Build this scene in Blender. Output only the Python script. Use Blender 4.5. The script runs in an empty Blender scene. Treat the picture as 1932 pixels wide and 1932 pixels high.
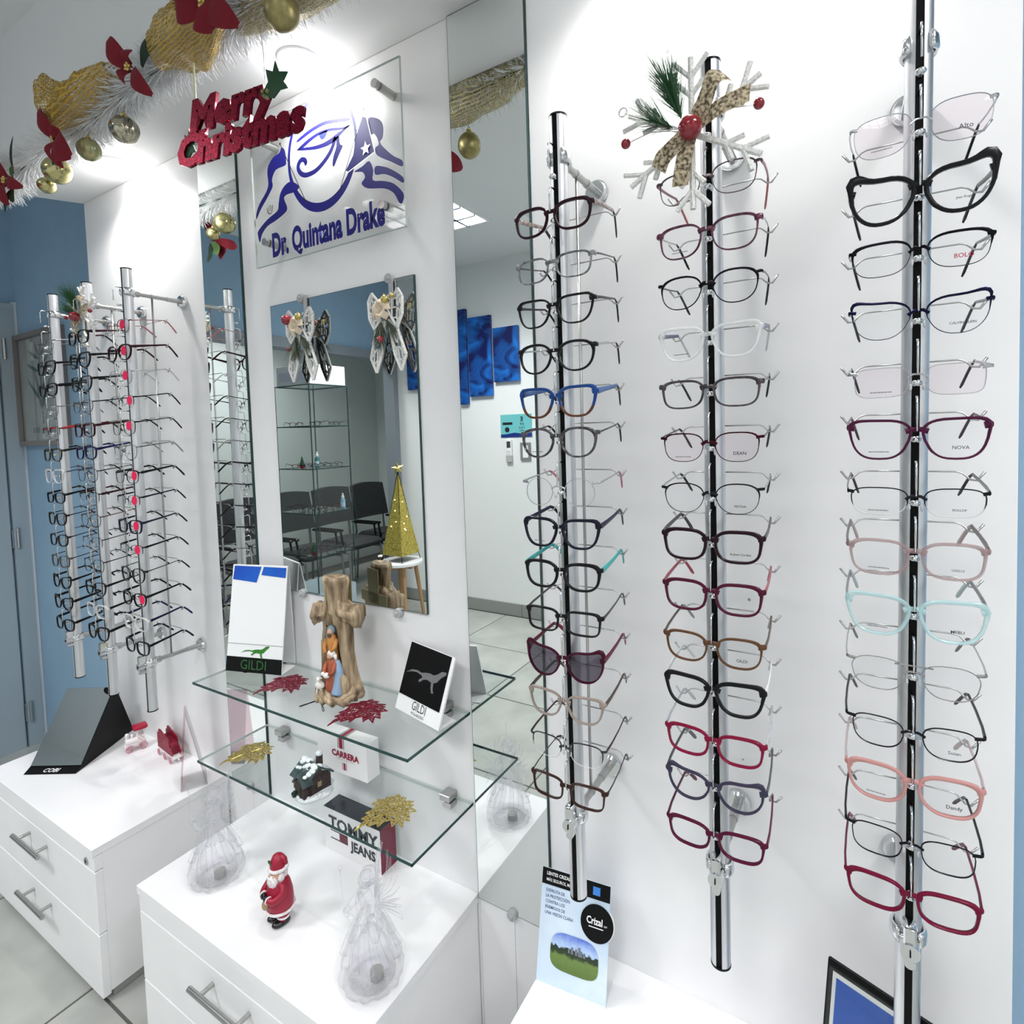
import bpy, bmesh, math, random
from mathutils import Vector, Matrix, geometry, noise
random.seed(7)
sc = bpy.context.scene
COL = sc.collection
ZO = 1.475                      # floor is z = 0; heights in the tables below are measured from eye level
PI = math.pi
# ------------------------------------------------------------------ camera, exposure, world, lights
cam = bpy.data.cameras.new('camera'); camo = bpy.data.objects.new('camera', cam); COL.objects.link(camo)
cam.sensor_width = 36; cam.sensor_height = 36; cam.sensor_fit = 'HORIZONTAL'
cam.lens = 1062.42 / 1932 * 36
cam.shift_x = -0.00152; cam.shift_y = -0.05236
cam.clip_start = 0.02
rt = Vector((0.856301, 0.515473, -0.032177)); up = Vector((0.002517, 0.058135, 0.998306)); fw = Vector((-0.51647, 0.854932, -0.048483))
m3 = Matrix((rt, up, -fw)).transposed()
camo.matrix_world = Matrix.Translation((0, -1, ZO)) @ m3.to_4x4()
sc.camera = camo
sc.view_settings.view_transform = 'Standard'; sc.view_settings.look = 'None'
sc.view_settings.gamma = 1; sc.view_settings.use_curve_mapping = False
sc.view_settings.exposure = 0.18
sc.cycles.max_bounces = 14; sc.cycles.diffuse_bounces = 4; sc.cycles.glossy_bounces = 6
sc.cycles.transmission_bounces = 10; sc.cycles.transparent_max_bounces = 40
sc.cycles.caustics_reflective = False; sc.cycles.caustics_refractive = False
w = bpy.data.worlds.new('world'); sc.world = w; w.use_nodes = True
w.node_tree.nodes['Background'].inputs[0].default_value = (0.9, 0.95, 1.0, 1); w.node_tree.nodes['Background'].inputs[1].default_value = 0.5

def lamp(kind, name, loc, energy, color=(1, 1, 1), size=0.5, rot=(0, 0, 0), sy=None, spot=None, blend=0.5):
    l = bpy.data.lights.new(name, kind); o = bpy.data.objects.new(name, l); COL.objects.link(o)
    o.location = (loc[0], loc[1], loc[2] + ZO); o.rotation_euler = rot
    l.energy = energy; l.color = color
    if kind == 'AREA':
        l.shape = 'RECTANGLE'; l.size = size; l.size_y = sy or size; l.spread = math.radians(128)     # louvred fitting: no light above the cut-off
    else: l.shadow_soft_size = size
    if kind == 'SPOT': l.spot_size = spot; l.spot_blend = blend
    return o
DOWNLIGHTS = [(-1.98, -0.085), (-1.10, -0.085), (-0.22, -0.085)]
TROFFERS = [(-2.28, -1.785), (-0.3, -1.95), (1.4, -1.95), (0.9, -0.75), (-4.35, -2.1)]  # first shows in a mirror; the others are unseen, added to light the rooms
for i, (x, y) in enumerate(DOWNLIGHTS):
    lamp('SPOT', 'downlight_lamp', (x, y, 0.845), 15, (1, 0.98, 0.95), 0.025, (0.10, 0, 0), spot=2.6, blend=0.7)
    lamp('POINT', 'downlight_glow', (x, y, 0.835), 0.8, (1, 0.98, 0.95), 0.02)
for i, (x, y) in enumerate(TROFFERS):
    lamp('AREA', 'troffer_lamp', (x, y, 1.325), (25, 13, 13, 12, 18)[i], (0.99, 0.99, 1.0), 0.55)

# ------------------------------------------------------------------ materials
MATS = {}
def mat(name, col, rough=0.5, metal=0.0, spec=None, trans=0.0, ior=1.45, emit=None, es=1.0, coat=0.0):
    if name in MATS: return MATS[name]
    m = bpy.data.materials.new(name); m.use_nodes = True
    b = m.node_tree.nodes['Principled BSDF']
    b.inputs['Base Color'].default_value = (*col, 1); b.inputs['Roughness'].default_value = rough
    b.inputs['Metallic'].default_value = metal
    if spec is not None: b.inputs['Specular IOR Level'].default_value = spec
    b.inputs['Transmission Weight'].default_value = trans; b.inputs['IOR'].default_value = ior
    if coat: b.inputs['Coat Weight'].default_value = coat
    if emit: b.inputs['Emission Color'].default_value = (*emit, 1); b.inputs['Emission Strength'].default_value = es
    MATS[name] = m; return m
def noisy(name, c1, c2, scale=20, rough=0.5, metal=0.0, bump=0.0, detail=4, stretch=(1, 1, 1), coat=0.0):
    if name in MATS: return MATS[name]
    m = mat(name, c1, rough, metal, coat=coat); nt = m.node_tree; b = nt.nodes['Principled BSDF']
    tc = nt.nodes.new('ShaderNodeTexCoord'); mp = nt.nodes.new('ShaderNodeMapping'); mp.inputs['Scale'].default_value = stretch
    n = nt.nodes.new('ShaderNodeTexNoise'); n.inputs['Scale'].default_value = scale; n.inputs['Detail'].default_value = detail
    r = nt.nodes.new('ShaderNodeValToRGB'); r.color_ramp.elements[0].color = (*c1, 1); r.color_ramp.elements[1].color = (*c2, 1)
    r.color_ramp.elements[0].position = 0.35; r.color_ramp.elements[1].position = 0.65
    nt.links.new(tc.outputs['Object'], mp.inputs[0]); nt.links.new(mp.outputs[0], n.inputs['Vector'])
    nt.links.new(n.outputs['Fac'], r.inputs[0]); nt.links.new(r.outputs[0], b.inputs['Base Color'])
    if bump:
        bp = nt.nodes.new('ShaderNodeBump'); bp.inputs['Strength'].default_value = bump; bp.inputs['Distance'].default_value = 0.004
        nt.links.new(n.outputs['Fac'], bp.inputs['Height']); nt.links.new(bp.outputs[0], b.inputs['Normal'])
    return m
def clear(name, tint=(1, 1, 1), gloss=0.08, alpha_tint=None, grad=None):
    """thin clear pane: transparent plus a fresnel reflection"""
    if name in MATS: return MATS[name]
    m = bpy.data.materials.new(name); m.use_nodes = True; nt = m.node_tree; nt.nodes.clear()
    o = nt.nodes.new('ShaderNodeOutputMaterial'); mx = nt.nodes.new('ShaderNodeMixShader')
    t = nt.nodes.new('ShaderNodeBsdfTransparent'); t.inputs[0].default_value = (*tint, 1)
    g = nt.nodes.new('ShaderNodeBsdfGlossy'); g.inputs['Roughness'].default_value = 0.02
    f = nt.nodes.new('ShaderNodeLayerWeight'); f.inputs[0].default_value = 0.12
    ml = nt.nodes.new('ShaderNodeMath'); ml.operation = 'MULTIPLY_ADD'; ml.inputs[1].default_value = 0.6; ml.inputs[2].default_value = gloss * 0.4
    nt.links.new(f.outputs['Fresnel'], ml.inputs[0]); nt.links.new(ml.outputs[0], mx.inputs[0])
    nt.links.new(t.outputs[0], mx.inputs[1]); nt.links.new(g.outputs[0], mx.inputs[2]); nt.links.new(mx.outputs[0], o.inputs[0])
    MATS[name] = m; return m
def crystal(name):
    m = bpy.data.materials.new(name); m.use_nodes = True; nt = m.node_tree; nt.nodes.clear(); N = nt.nodes.new; L = nt.links.new
    o = N('ShaderNodeOutputMaterial'); t = N('ShaderNodeBsdfTransparent'); t.inputs[0].default_value = (.995, .995, 1, 1)
    g = N('ShaderNodeBsdfGlossy'); g.inputs['Roughness'].default_value = 0.03; d = N('ShaderNodeBsdfDiffuse'); d.inputs[0].default_value = (.86, .87, .93, 1)
    f = N('ShaderNodeLayerWeight'); f.inputs[0].default_value = 0.35; m1 = N('ShaderNodeMixShader'); m2 = N('ShaderNodeMixShader'); k = N('ShaderNodeMath'); k.operation = 'MULTIPLY_ADD'; k.inputs[1].default_value = .80; k.inputs[2].default_value = .02; sq = N('ShaderNodeMath'); sq.operation = 'POWER'; sq.inputs[1].default_value = 2.3
    tc = N('ShaderNodeTexCoord'); mp = N('ShaderNodeMapping'); mp.inputs['Scale'].default_value = (1, 1, .22); nz = N('ShaderNodeTexNoise'); nz.inputs['Scale'].default_value = 190; nz.inputs['Detail'].default_value = 2; bp = N('ShaderNodeBump'); bp.inputs['Strength'].default_value = .9; bp.inputs['Distance'].default_value = .004
    L(tc.outputs['Object'], mp.inputs[0]); L(mp.outputs[0], nz.inputs['Vector']); L(nz.outputs['Fac'], bp.inputs['Height']); L(bp.outputs[0], g.inputs['Normal']); L(bp.outputs[0], f.inputs['Normal'])
    L(f.outputs['Facing'], sq.inputs[0]); L(sq.outputs[0], k.inputs[0]); L(k.outputs[0], m1.inputs[0]); L(t.outputs[0], m1.inputs[1]); L(g.outputs[0], m1.inputs[2]); m2.inputs[0].default_value = .035; L(m1.outputs[0], m2.inputs[1]); L(d.outputs[0], m2.inputs[2]); L(m2.outputs[0], o.inputs[0])
    return m
def meshy(name, col, rough, metal, scale, hole, weave=False):
    """perforated cloth: see-through between the threads"""
    if name in MATS: return MATS[name]
    m = mat(name, col, rough, metal); nt = m.node_tree; b = nt.nodes['Principled BSDF']
    tc = nt.nodes.new('ShaderNodeTexCoord')
    outs = []
    for d in ('X', 'Y'):
        wv = nt.nodes.new('ShaderNodeTexWave'); wv.bands_direction = d; wv.inputs['Scale'].default_value = scale; wv.inputs['Distortion'].default_value = 1.0
        nt.links.new(tc.outputs['UV'], wv.inputs[0]); outs.append(wv.outputs['Fac'])
    mx = nt.nodes.new('ShaderNodeMath'); mx.operation = 'MAXIMUM'; nt.links.new(outs[0], mx.inputs[0]); nt.links.new(outs[1], mx.inputs[1])
    mr = nt.nodes.new('ShaderNodeMapRange'); mr.inputs[1].default_value = 0.55; mr.inputs[2].default_value = 0.85; mr.inputs[3].default_value = hole; mr.inputs[4].default_value = 1
    nt.links.new(mx.outputs[0], mr.inputs[0]); nt.links.new(mr.outputs[0], b.inputs['Alpha'])
    return m

M_WHITE = noisy('white_laminate', (0.84, 0.84, 0.855), (0.87, 0.87, 0.88), 6, 0.32)
M_CEIL = mat('ceiling_white', (0.80, 0.81, 0.81), 0.7)
M_WALLW = mat('wall_white', (0.82, 0.83, 0.82), 0.6)
M_WALLG = mat('wall_grey_green', (0.64, 0.69, 0.67), 0.7)
M_BLUE = noisy('blue_paint', (0.26, 0.405, 0.55), (0.275, 0.425, 0.57), 8, 0.6)
M_DOORG = mat('door_grey_blue', (0.34, 0.41, 0.46), 0.45)
M_FRAMEG = mat('frame_grey', (0.20, 0.23, 0.26), 0.5)
M_TRIMW = mat('door_casing_white', (0.75, 0.78, 0.80), 0.5)
M_TILE = noisy('floor_tile_grey', (0.32, 0.33, 0.31), (0.41, 0.42, 0.395), 5, 0.3, detail=8)
M_GROUT = mat('grout_dark', (0.09, 0.09, 0.085), 0.9)
M_BASE = mat('baseboard_grey', (0.28, 0.29, 0.275), 0.4)
M_MIRROR = mat('mirror_silver', (0.86, 0.90, 0.885), 0.0, 1.0)
M_MEDGE = mat('mirror_edge_green', (0.02, 0.05, 0.05), 0.2)
M_GEDGE = mat('glass_edge_green', (0.012, 0.055, 0.05), 0.15)
M_GEDGEW = mat('glass_edge_pale', (0.55, 0.62, 0.60), 0.15)
M_GLASS = clear('pane_glass', (0.93, 0.965, 0.955), 0.10)
M_ACRY = clear('acrylic_clear', (0.965, 0.975, 0.97), 0.10)
M_LENS = clear('lens_clear', (0.965, 0.97, 0.975), 0.07)
M_LENSP = clear('lens_pink', (0.95, 0.90, 0.93), 0.07)
M_LENSS = clear('lens_smoke', (0.16, 0.14, 0.19), 0.20)
M_CHROME = mat('chrome', (0.72, 0.73, 0.74), 0.10, 1.0)
M_STEEL = mat('brushed_steel', (0.46, 0.46, 0.45), 0.28, 1.0)
M_ALU = noisy('rod_aluminium', (0.66, 0.67, 0.69), (0.71, 0.72, 0.74), 3, 0.36, 1.0)
M_BLACK = mat('black_plastic', (0.003, 0.003, 0.0035), 0.35, spec=0.2)
M_SLOT = mat('slot_black', (0.002, 0.002, 0.002), 0.6, spec=0.15)
M_INK = mat('ink_black', (0.012, 0.012, 0.014), 0.6)
M_RED = mat('red_print', (0.42, 0.01, 0.05), 0.5)
M_STICK = mat('red_sticker', (0.80, 0.01, 0.09), 0.5)
M_LOGO = mat('logo_blue', (0.008, 0.008, 0.13), 0.6, spec=0.2)
M_LOGO2 = mat('logo_blue_bright', (0.02, 0.035, 0.42), 0.5)
M_CARD = mat('white_card', (0.86, 0.87, 0.88), 0.45)
M_CBLUE = noisy('card_blue', (0.004, 0.06, 0.45), (0.006, 0.13, 0.58), 5, 0.4)
M_SILV = mat('nose_pad_clear', (0.62, 0.63, 0.64), 0.25)
M_EMIT = mat('lamp_diffuser', (1, 1, 1), 0.5, emit=(1, 1, 1), es=6.0)

# ------------------------------------------------------------------ mesh helpers
class MB:
    def __init__(self): self.v = []; self.f = []; self.mi = []; self.uv = None; self.cur = 0
    def add(self, vs, fs):
        o = len(self.v); self.v += [tuple(p) for p in vs]
        for f in fs: self.f.append(tuple(o + i for i in f)); self.mi.append(self.cur)
        return self
    def m(self, i): self.cur = i; return self
    def box(self, c, s, R=None):
        hx, hy, hz = s[0] / 2, s[1] / 2, s[2] / 2
        vs = [Vector((x, y, z)) for x in (-hx, hx) for y in (-hy, hy) for z in (-hz, hz)]
        if R: vs = [R @ p for p in vs]
        vs = [p + Vector(c) for p in vs]
        return self.add(vs, [(0, 1, 3, 2), (4, 6, 7, 5), (0, 4, 5, 1), (2, 3, 7, 6), (0, 2, 6, 4), (1, 5, 7, 3)])
    def bx(self, x0, x1, y0, y1, z0, z1): return self.box(((x0 + x1) / 2, (y0 + y1) / 2, (z0 + z1) / 2), (abs(x1 - x0), abs(y1 - y0), abs(z1 - z0)))
    def bbox(self, c, s, b, R=None):
        """box with chamfered vertical and horizontal edges"""
        hx, hy, hz = s[0] / 2, s[1] / 2, s[2] / 2
        ring = [(hx - b, -hy), (hx, -hy + b), (hx, hy - b), (hx - b, hy), (-hx + b, hy), (-hx, hy - b), (-hx, -hy + b), (-hx + b, -hy)]
        vs = []
        for z, k in ((-hz, 1), (-hz + b, 0), (hz - b, 0), (hz, 1)):
            for x, y in ring:
                vs.append(Vector((x - k * b * (1 if x > 0 else -1), y - k * b * (1 if y > 0 else -1), z)))
        fs = [tuple(range(7, -1, -1)), tuple(range(24, 32))]
        for l in range(3):
            for i in range(8): fs.append((l * 8 + i, l * 8 + (i + 1) % 8, (l + 1) * 8 + (i + 1) % 8, (l + 1) * 8 + i))
        if R: vs = [R @ p for p in vs]
        return self.add([p + Vector(c) for p in vs], fs)
    def tube(self, pts, r, n=6, closed=False, cap=True, rz=None, upv=None):
        """sweep an ellipse along pts; r and rz may be lists (rz: radius along the up axis)"""
        pts = [Vector(p) for p in pts]; N = len(pts)
        if isinstance(r, (int, float)): r = [r] * N
        if rz is None: rz = r
        if isinstance(rz, (int, float)): rz = [rz] * N
        vs = []; last = None
        for i, p in enumerate(pts):
            a = pts[(i - 1) % N] if (closed or i > 0) else p
            b = pts[(i + 1) % N] if (closed or i < N - 1) else p
            t = (b - a)
            t = t.normalized() if t.length > 1e-9 else Vector((0, 0, 1))
            u = Vector(upv) if upv else (last if last else (Vector((0, 0, 1)) if abs(t.z) < 0.9 else Vector((0, 1, 0))))
            s = t.cross(u)
            s = s.normalized() if s.length > 1e-6 else t.orthogonal().normalized()
            uu = s.cross(t).normalized(); last = uu
            for k in range(n):
                an = 2 * PI * (k + 0.5) / n
                vs.append(p + s * (math.cos(an) * r[i]) + uu * (math.sin(an) * rz[i]))
        fs = []
        for i in range(N if closed else N - 1):
            j = (i + 1) % N
            for k in range(n): fs.append((i * n + k, i * n + (k + 1) % n, j * n + (k + 1) % n, j * n + k))
        if cap and not closed: fs.append(tuple(range(n - 1, -1, -1))); fs.append(tuple((N - 1) * n + k for k in range(n)))
        return self.add(vs, fs)
    def cyl(self, a, b, r, r2=None, n=16): return self.tube([a, b], [r, r if r2 is None else r2], n)
    def ball(self, c, r, seg=14, rings=8, s=(1, 1, 1), R=None, fn=None):
        vs = []; c = Vector(c)
        for i in range(rings + 1):
            th = PI * i / rings
            for k in range(seg):
                ph = 2 * PI * k / seg
                p = Vector((math.sin(th) * math.cos(ph) * s[0], math.sin(th) * math.sin(ph) * s[1], math.cos(th) * s[2])) * r
                if fn: p = fn(p)
                if R: p = R @ p
                vs.append(c + p)
        fs = [(i * seg + k, (i + 1) * seg + k, (i + 1) * seg + (k + 1) % seg, i * seg + (k + 1) % seg) for i in range(rings) for k in range(seg)]
        return self.add(vs, fs)
    def lathe(self, prof, n=20, c=(0, 0, 0), fn=None, cap=True):
        """prof: list of (radius, z); fn(angle, r, z) may modulate the radius"""
        vs = []; c = Vector(c)
        for r, z in prof:
            for k in range(n):
                a = 2 * PI * k / n; rr = fn(a, r, z) if fn else r
                vs.append(c + Vector((rr * math.cos(a), rr * math.sin(a), z)))
        fs = [(i * n + k, i * n + (k + 1) % n, (i + 1) * n + (k + 1) % n, (i + 1) * n + k) for i in range(len(prof) - 1) for k in range(n)]
        if cap: fs.append(tuple(range(n - 1, -1, -1))); fs.append(tuple((len(prof) - 1) * n + k for k in range(n)))
        return self.add(vs, fs)
    def prism(self, poly, y0, y1, map3=None):
        """poly in (u, v) = (x, z), extruded in y"""
        n = len(poly); f3 = map3 or (lambda u, y, v: (u, y, v))
        vs = [f3(u, y0, v) for u, v in poly] + [f3(u, y1, v) for u, v in poly]
        tri = geometry.tessellate_polygon([[Vector((u, v, 0)) for u, v in poly]])
        fs = [(a, b, c) for a, b, c in tri] + [(n + c, n + b, n + a) for a, b, c in tri]
        fs += [(i, (i + 1) % n, n + (i + 1) % n, n + i) for i in range(n)]
        return self.add(vs, fs)
    def flat(self, poly, y=0.0):
        n = len(poly); tri = geometry.tessellate_polygon([[Vector((u, v, 0)) for u, v in poly]])
        return self.add([(u, y, v) for u, v in poly], [tuple(t) for t in tri])
    def mesh(self, name, mats, smooth=False):
        me = bpy.data.meshes.new(name); me.from_pydata(self.v, [], self.f)
        for mm in (mats if isinstance(mats, (list, tuple)) else [mats]): me.materials.append(mm)
        for p, i in zip(me.polygons, self.mi): p.material_index = i; p.use_smooth = bool(smooth)
        bm = bmesh.new(); bm.from_mesh(me); bmesh.ops.recalc_face_normals(bm, faces=bm.faces); bm.to_mesh(me); bm.free()
        if smooth == 'auto': me.set_sharp_from_angle(angle=0.7)
        me.update(); return me
    def build(self, name, mats, parent=None, loc=None, smooth=False):
        return link(name, self.mesh(name, mats, smooth), parent, loc)
def link(name, me, parent=None, loc=None, rot=None):
    o = bpy.data.objects.new(name, me); COL.objects.link(o)
    if parent: o.parent = parent
    if loc is not None: o.location = loc
    if rot is not None: o.rotation_euler = rot
    return o
def W3(x, y, z): return (x, y, z + ZO)
def tag(o, label=None, cat=None, group=None, kind=None):
    if label: o['label'] = label
    if cat: o['category'] = cat
    if group: o['group'] = group
    if kind: o['kind'] = kind
    return o
def thing(name, label, cat, loc, rz=0, group=None):
    o = bpy.data.objects.new(name, None); COL.objects.link(o); o.location = W3(*loc); o.rotation_euler = (0, 0, rz)
    o.empty_display_size = 0.02
    return tag(o, label, cat, group)
def copy_tree(o, parent=None):
    c = o.copy(); COL.objects.link(c); c.parent = parent
    for ch in list(o.children): copy_tree(ch, c)
    return c
TXT = {}
def text_mesh(s, size, mats, bold=0.0, align='CENTER', extrude=0.0, sx=1.0, shear=0.0, res=2):
    cu = bpy.data.curves.new('lettering', 'FONT'); cu.body = s; cu.size = size; cu.align_x = align; cu.offset = bold * size
    cu.extrude = extrude; cu.resolution_u = res; cu.shear = shear
    to = bpy.data.objects.new('lettering', cu); COL.objects.link(to)
    dg = bpy.context.evaluated_depsgraph_get()
    me = bpy.data.meshes.new_from_object(to.evaluated_get(dg)); bpy.data.objects.remove(to); bpy.data.curves.remove(cu)
    me.transform(Matrix(((sx, 0, 0, 0), (0, 0, -1, 0), (0, 1, 0, 0), (0, 0, 0, 1))))      # stand it up: reads from -y
    me.materials.clear(); me.materials.append(mats); return me
def catmull(p, n=6, closed=False):
    p = [Vector(q) for q in p]; N = len(p); out = []
    for i in range(N if closed else N - 1):
        g = lambda k: p[k % N] if closed else p[min(max(k, 0), N - 1)]
        a, b, c, d = g(i - 1), g(i), g(i + 1), g(i + 2)
        for k in range(n):
            t = k / n
            out.append(0.5 * ((2 * b) + (c - a) * t + (2 * a - 5 * b + 4 * c - d) * t * t + (3 * b - a - 3 * c + d) * t ** 3))
    if not closed: out.append(p[-1])
    return out
def ordinal(k): return ['top', 'second', 'third', 'fourth', 'fifth', 'sixth', 'seventh', 'eighth', 'ninth', 'tenth', 'eleventh', 'twelfth', 'thirteenth', 'lowest'][k]
# ------------------------------------------------------------------ the setting
def struct(name, mb, m, smooth=False, parent=None): 
    o = mb.build(name, m, parent, None if parent else (0, 0, ZO), smooth)
    if not parent: o['kind'] = 'structure'
    return o
ZF, ZC, ZS = -1.475, 1.35, 0.877
fl = struct('floor', MB().bx(-5.2, 2.2, -4.3, 0.6, ZF - 0.08, ZF - 0.004), M_GROUT)
tile_me = MB().bbox((0, 0, -0.004), (0.613, 0.598, 0.008), 0.002).mesh('tile', M_TILE)
for i in range(-6, 6):
    for j in range(-7, 2):
        x = -1.155 + 0.62 * i + 0.31; y = -0.36 + 0.605 * j + 0.3025
        if x > 2.0 or y > 0.45 or (y < -2.8 and x > -3.4): continue
        link('tile', tile_me, fl, (x, y, ZF))
struct('ceiling', MB().bx(-5.2, 2.2, -4.3, 0.6, ZC, ZC + 0.05), M_CEIL)
# dropped soffit along the display wall, its left end cut at a slant
so = MB(); poly = [(-2.40, 0.0), (-2.5074, -0.2024), (2.1, -0.2024), (2.1, 0.0)]
so.add([(x, y, ZS) for x, y in poly] + [(x, y, ZC) for x, y in poly], [(0, 1, 2, 3), (7, 6, 5, 4), (0, 4, 5, 1), (1, 5, 6, 2), (2, 6, 7, 3), (3, 7, 4, 0)])
struct('trim_1', so, M_CEIL)
# display wall: a shallow white box in front of the blue wall
wb = struct('wall_back', MB().bx(-2.3957, 0.1908, 0.004, 0.1345, ZF, ZC), M_WHITE)
def panel(x0, x1, z0, z1): MB().bbox(((x0 + x1) / 2, 0.002, (z0 + z1) / 2), (x1 - x0, 0.004, z1 - z0), 0.0008).build('panel', M_WHITE, wb)
panel(-2.3957, -1.6668, -1.46, ZS); panel(-1.4790, -0.7320, -1.46, ZS); panel(-0.5440, 0.1908, -1.46, ZS)
panel(-1.6660, -1.5730, -1.46, -1.054); panel(-1.5722, -1.4798, -1.46, -1.054)
panel(-0.7312, -0.6400, -1.46, -1.056); panel(-0.6392, -0.5448, -1.46, -1.056)
struct('wall_recess', MB().bx(-3.6, 2.2, 0.1353, 0.20, ZF, ZC), M_BLUE)
wl = MB().bx(-3.6, -3.5, -0.72, 0.1353, ZF, ZC).bx(-3.6, -3.5, -2.8, -0.72, 0.72, ZC).bx(-3.6, -3.5, -2.8, -0.72, ZF, ZF + 0.02)
struct('wall_left', wl, M_BLUE)
struct('trim_2', MB().bx(-3.62, -3.47, -2.8, -0.72, 0.648, 0.722).bx(-3.62, -3.475, -0.78, -0.72, ZF, 0.6475).bx(-3.58, -3.46, -2.795, -2.74, ZF, 0.6475), M_FRAMEG)
struct('wall_waiting', MB().bx(-5.2, -5.12, -4.2, 0.2, ZF, ZC).bx(-5.2, -3.52, -4.3, -4.2, ZF, ZC).bx(-3.6, -3.52, -4.2, -2.88, ZF, ZC).bx(-5.2, -3.6, 0.1, 0.16, ZF, ZC), M_WALLG)
struct('wall_opposite', MB().bx(-3.6, 2.2, -2.88, -2.8, ZF, ZC), M_WALLW)
struct('wall_right', MB().bx(2.1, 2.2, -2.8, 0.15, ZF, ZC), M_WALLW)
bb = struct('baseboard_opposite', MB().bx(-3.5, 2.1, -2.8, -2.7995, ZF, ZF + 0.10), M_BASE)
bt = MB().bbox((0, 0, 0), (0.616, 0.010, 0.10), 0.001).mesh('skirting_tile', M_BASE)
for i in range(9): link('skirting_tile', bt, bb, (-3.18 + 0.62 * i, -2.794, ZF + 0.05))
# far door in the left wall, only its hinge side in view
dr = struct('door_1', MB().bx(-3.52, -3.478, -0.66, 0.05, ZF, 0.655), M_DOORG)
g = MB()
for z0, z1 in ((-1.25, -0.35), (-0.2, 0.55)):
    for a, b in ((-0.56, -0.54), (-0.08, -0.06)): g.bx(-3.478, -3.466, a, b, z0, z1)
    for a in (z0, z1 - 0.02): g.bx(-3.478, -3.466, -0.56, -0.06, a, a + 0.02)
g.build('door_moulding', M_DOORG, dr)
MB().bx(-3.4775, -3.473, -0.54, -0.08, -1.23, -0.37).bx(-3.4775, -3.473, -0.54, -0.08, -0.18, 0.53).build('door_glass', M_WALLG, dr)
for z in (0.47, -0.442, -1.301):
    h = MB(); h.cyl((-3.468, 0.075, z - 0.05), (-3.468, 0.075, z + 0.05), 0.008, n=10); h.bx(-3.478, -3.470, 0.052, 0.098, z - 0.045, z + 0.045)
    h.build('hinge', M_STEEL, dr, smooth='auto')
MB().bx(-3.4995, -3.468, -0.715, -0.665, ZF, 0.6595).bx(-3.4995, -3.468, 0.06, 0.1175, ZF, 0.6595).bx(-3.4995, -3.467, -0.715, 0.1175, 0.66, 0.69).build('door_casing', M_DOORG, dr)
MB().bx(-3.5, -3.476, 0.118, 0.134, ZF, 0.70).build('casing_edge', M_TRIMW, dr)

# ------------------------------------------------------------------ mirrors on the display wall
def mirror(name, x0, x1, z0, z1, y0, y1, label, clips=(), bev=0.0):
    t = thing(name, label, 'mirror', (x0, y1, z0))
    W, H, D = x1 - x0, z1 - z0, y1 - y0
    MB().bx(0, W, -D, 0, 0, H).build('mirror_edge', M_MEDGE, t)
    MB().add([(0.0012, -D - 0.0004, 0.0012), (W - 0.0012, -D - 0.0004, 0.0012), (W - 0.0012, -D - 0.0004, H - 0.0012), (0.0012, -D - 0.0004, H - 0.0012)], [(0, 1, 2, 3)]).build('mirror_face', M_MIRROR, t)
    for cx, cz in clips:
        c = MB(); c.cyl((cx - x0, -D - 0.008, cz - z0), (cx - x0, 0, cz - z0), 0.011, 0.013, 12); c.cyl((cx - x0, -D - 0.012, cz - z0), (cx - x0, -D - 0.008, cz - z0), 0.004, 0.005, 8)
        c.build('mirror_clip', M_CLIP, t, smooth='auto')
    return t
M_CLIP = mat('clip_plastic', (0.75, 0.77, 0.78), 0.15, trans=0.4)
mirror('wall_mirror', -1.6660, -1.4800, -1.05, ZS - 0.002, -0.006, 0.0, 'tall narrow mirror strip reflecting a grey rod of frames, beside the left display panel', [(-1.573, -1.05)])
mirror('wall_mirror', -0.7310, -0.5452, -1.055, ZS - 0.002, -0.006, 0.0, 'tall narrow mirror strip reflecting blue canvases and floor tiles, beside the right display panel', [(-0.640, -1.055)])
mirror('wall_mirror', -1.3595, -0.8480, -0.4200, 0.3603, -0.006, 0.0, 'rectangular mirror on white panel reflecting a glass case and gold cone tree', [(-1.2841, -0.4222), (-0.9379, -0.4279), (-1.2288, 0.362), (-0.92, 0.362)])

# ------------------------------------------------------------------ ceiling lamps
for k, (x, y) in enumerate(DOWNLIGHTS):
    pos = ['left white panel', 'sign panel', 'right white panel'][k]
    t = thing('ceiling_downlight', 'small round white downlight in the soffit above the ' + pos, 'ceiling light', (x, y, ZS), group='downlights in the soffit')
    MB().lathe([(0.030, -0.004), (0.046, -0.006), (0.050, 0.0)], 24, cap=False).build('trim_ring', M_CARD, t, smooth=True)
    MB().lathe([(0.0, -0.003), (0.030, -0.003)], 20, cap=False).build('diffuser', M_EMIT, t)
for k, (x, y) in enumerate(TROFFERS):
    n = ['far left corner beside the opening', 'added unseen in the middle of the room', 'added unseen at the far right', 'added unseen at near right behind the viewer', 'added to brighten the waiting area'][k]
    t = thing('ceiling_light_panel', 'square recessed ceiling light with silver louvre, ' + n, 'ceiling light', (x, y, ZC), group='square ceiling light panels')
    fr = MB()
    for a in (-0.3, 0.3): fr.bx(a - 0.012, a + 0.012, -0.31, 0.31, -0.012, 0); fr.bx(-0.287, 0.287, a - 0.012, a + 0.012, -0.0125, 0)
    fr.build('frame', M_CARD, t)
    MB().bx(-0.29, 0.29, -0.29, 0.29, -0.003, -0.001).build('diffuser', M_EMIT, t)
    lv = MB()
    for a in (-0.15, 0, 0.15): lv.bx(a - 0.008, a + 0.008, -0.29, 0.29, -0.022, -0.004); lv.bx(-0.29, 0.29, a - 0.008, a + 0.008, -0.022, -0.004)
    lv.build('louvre', M_CHROME, t)
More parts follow.
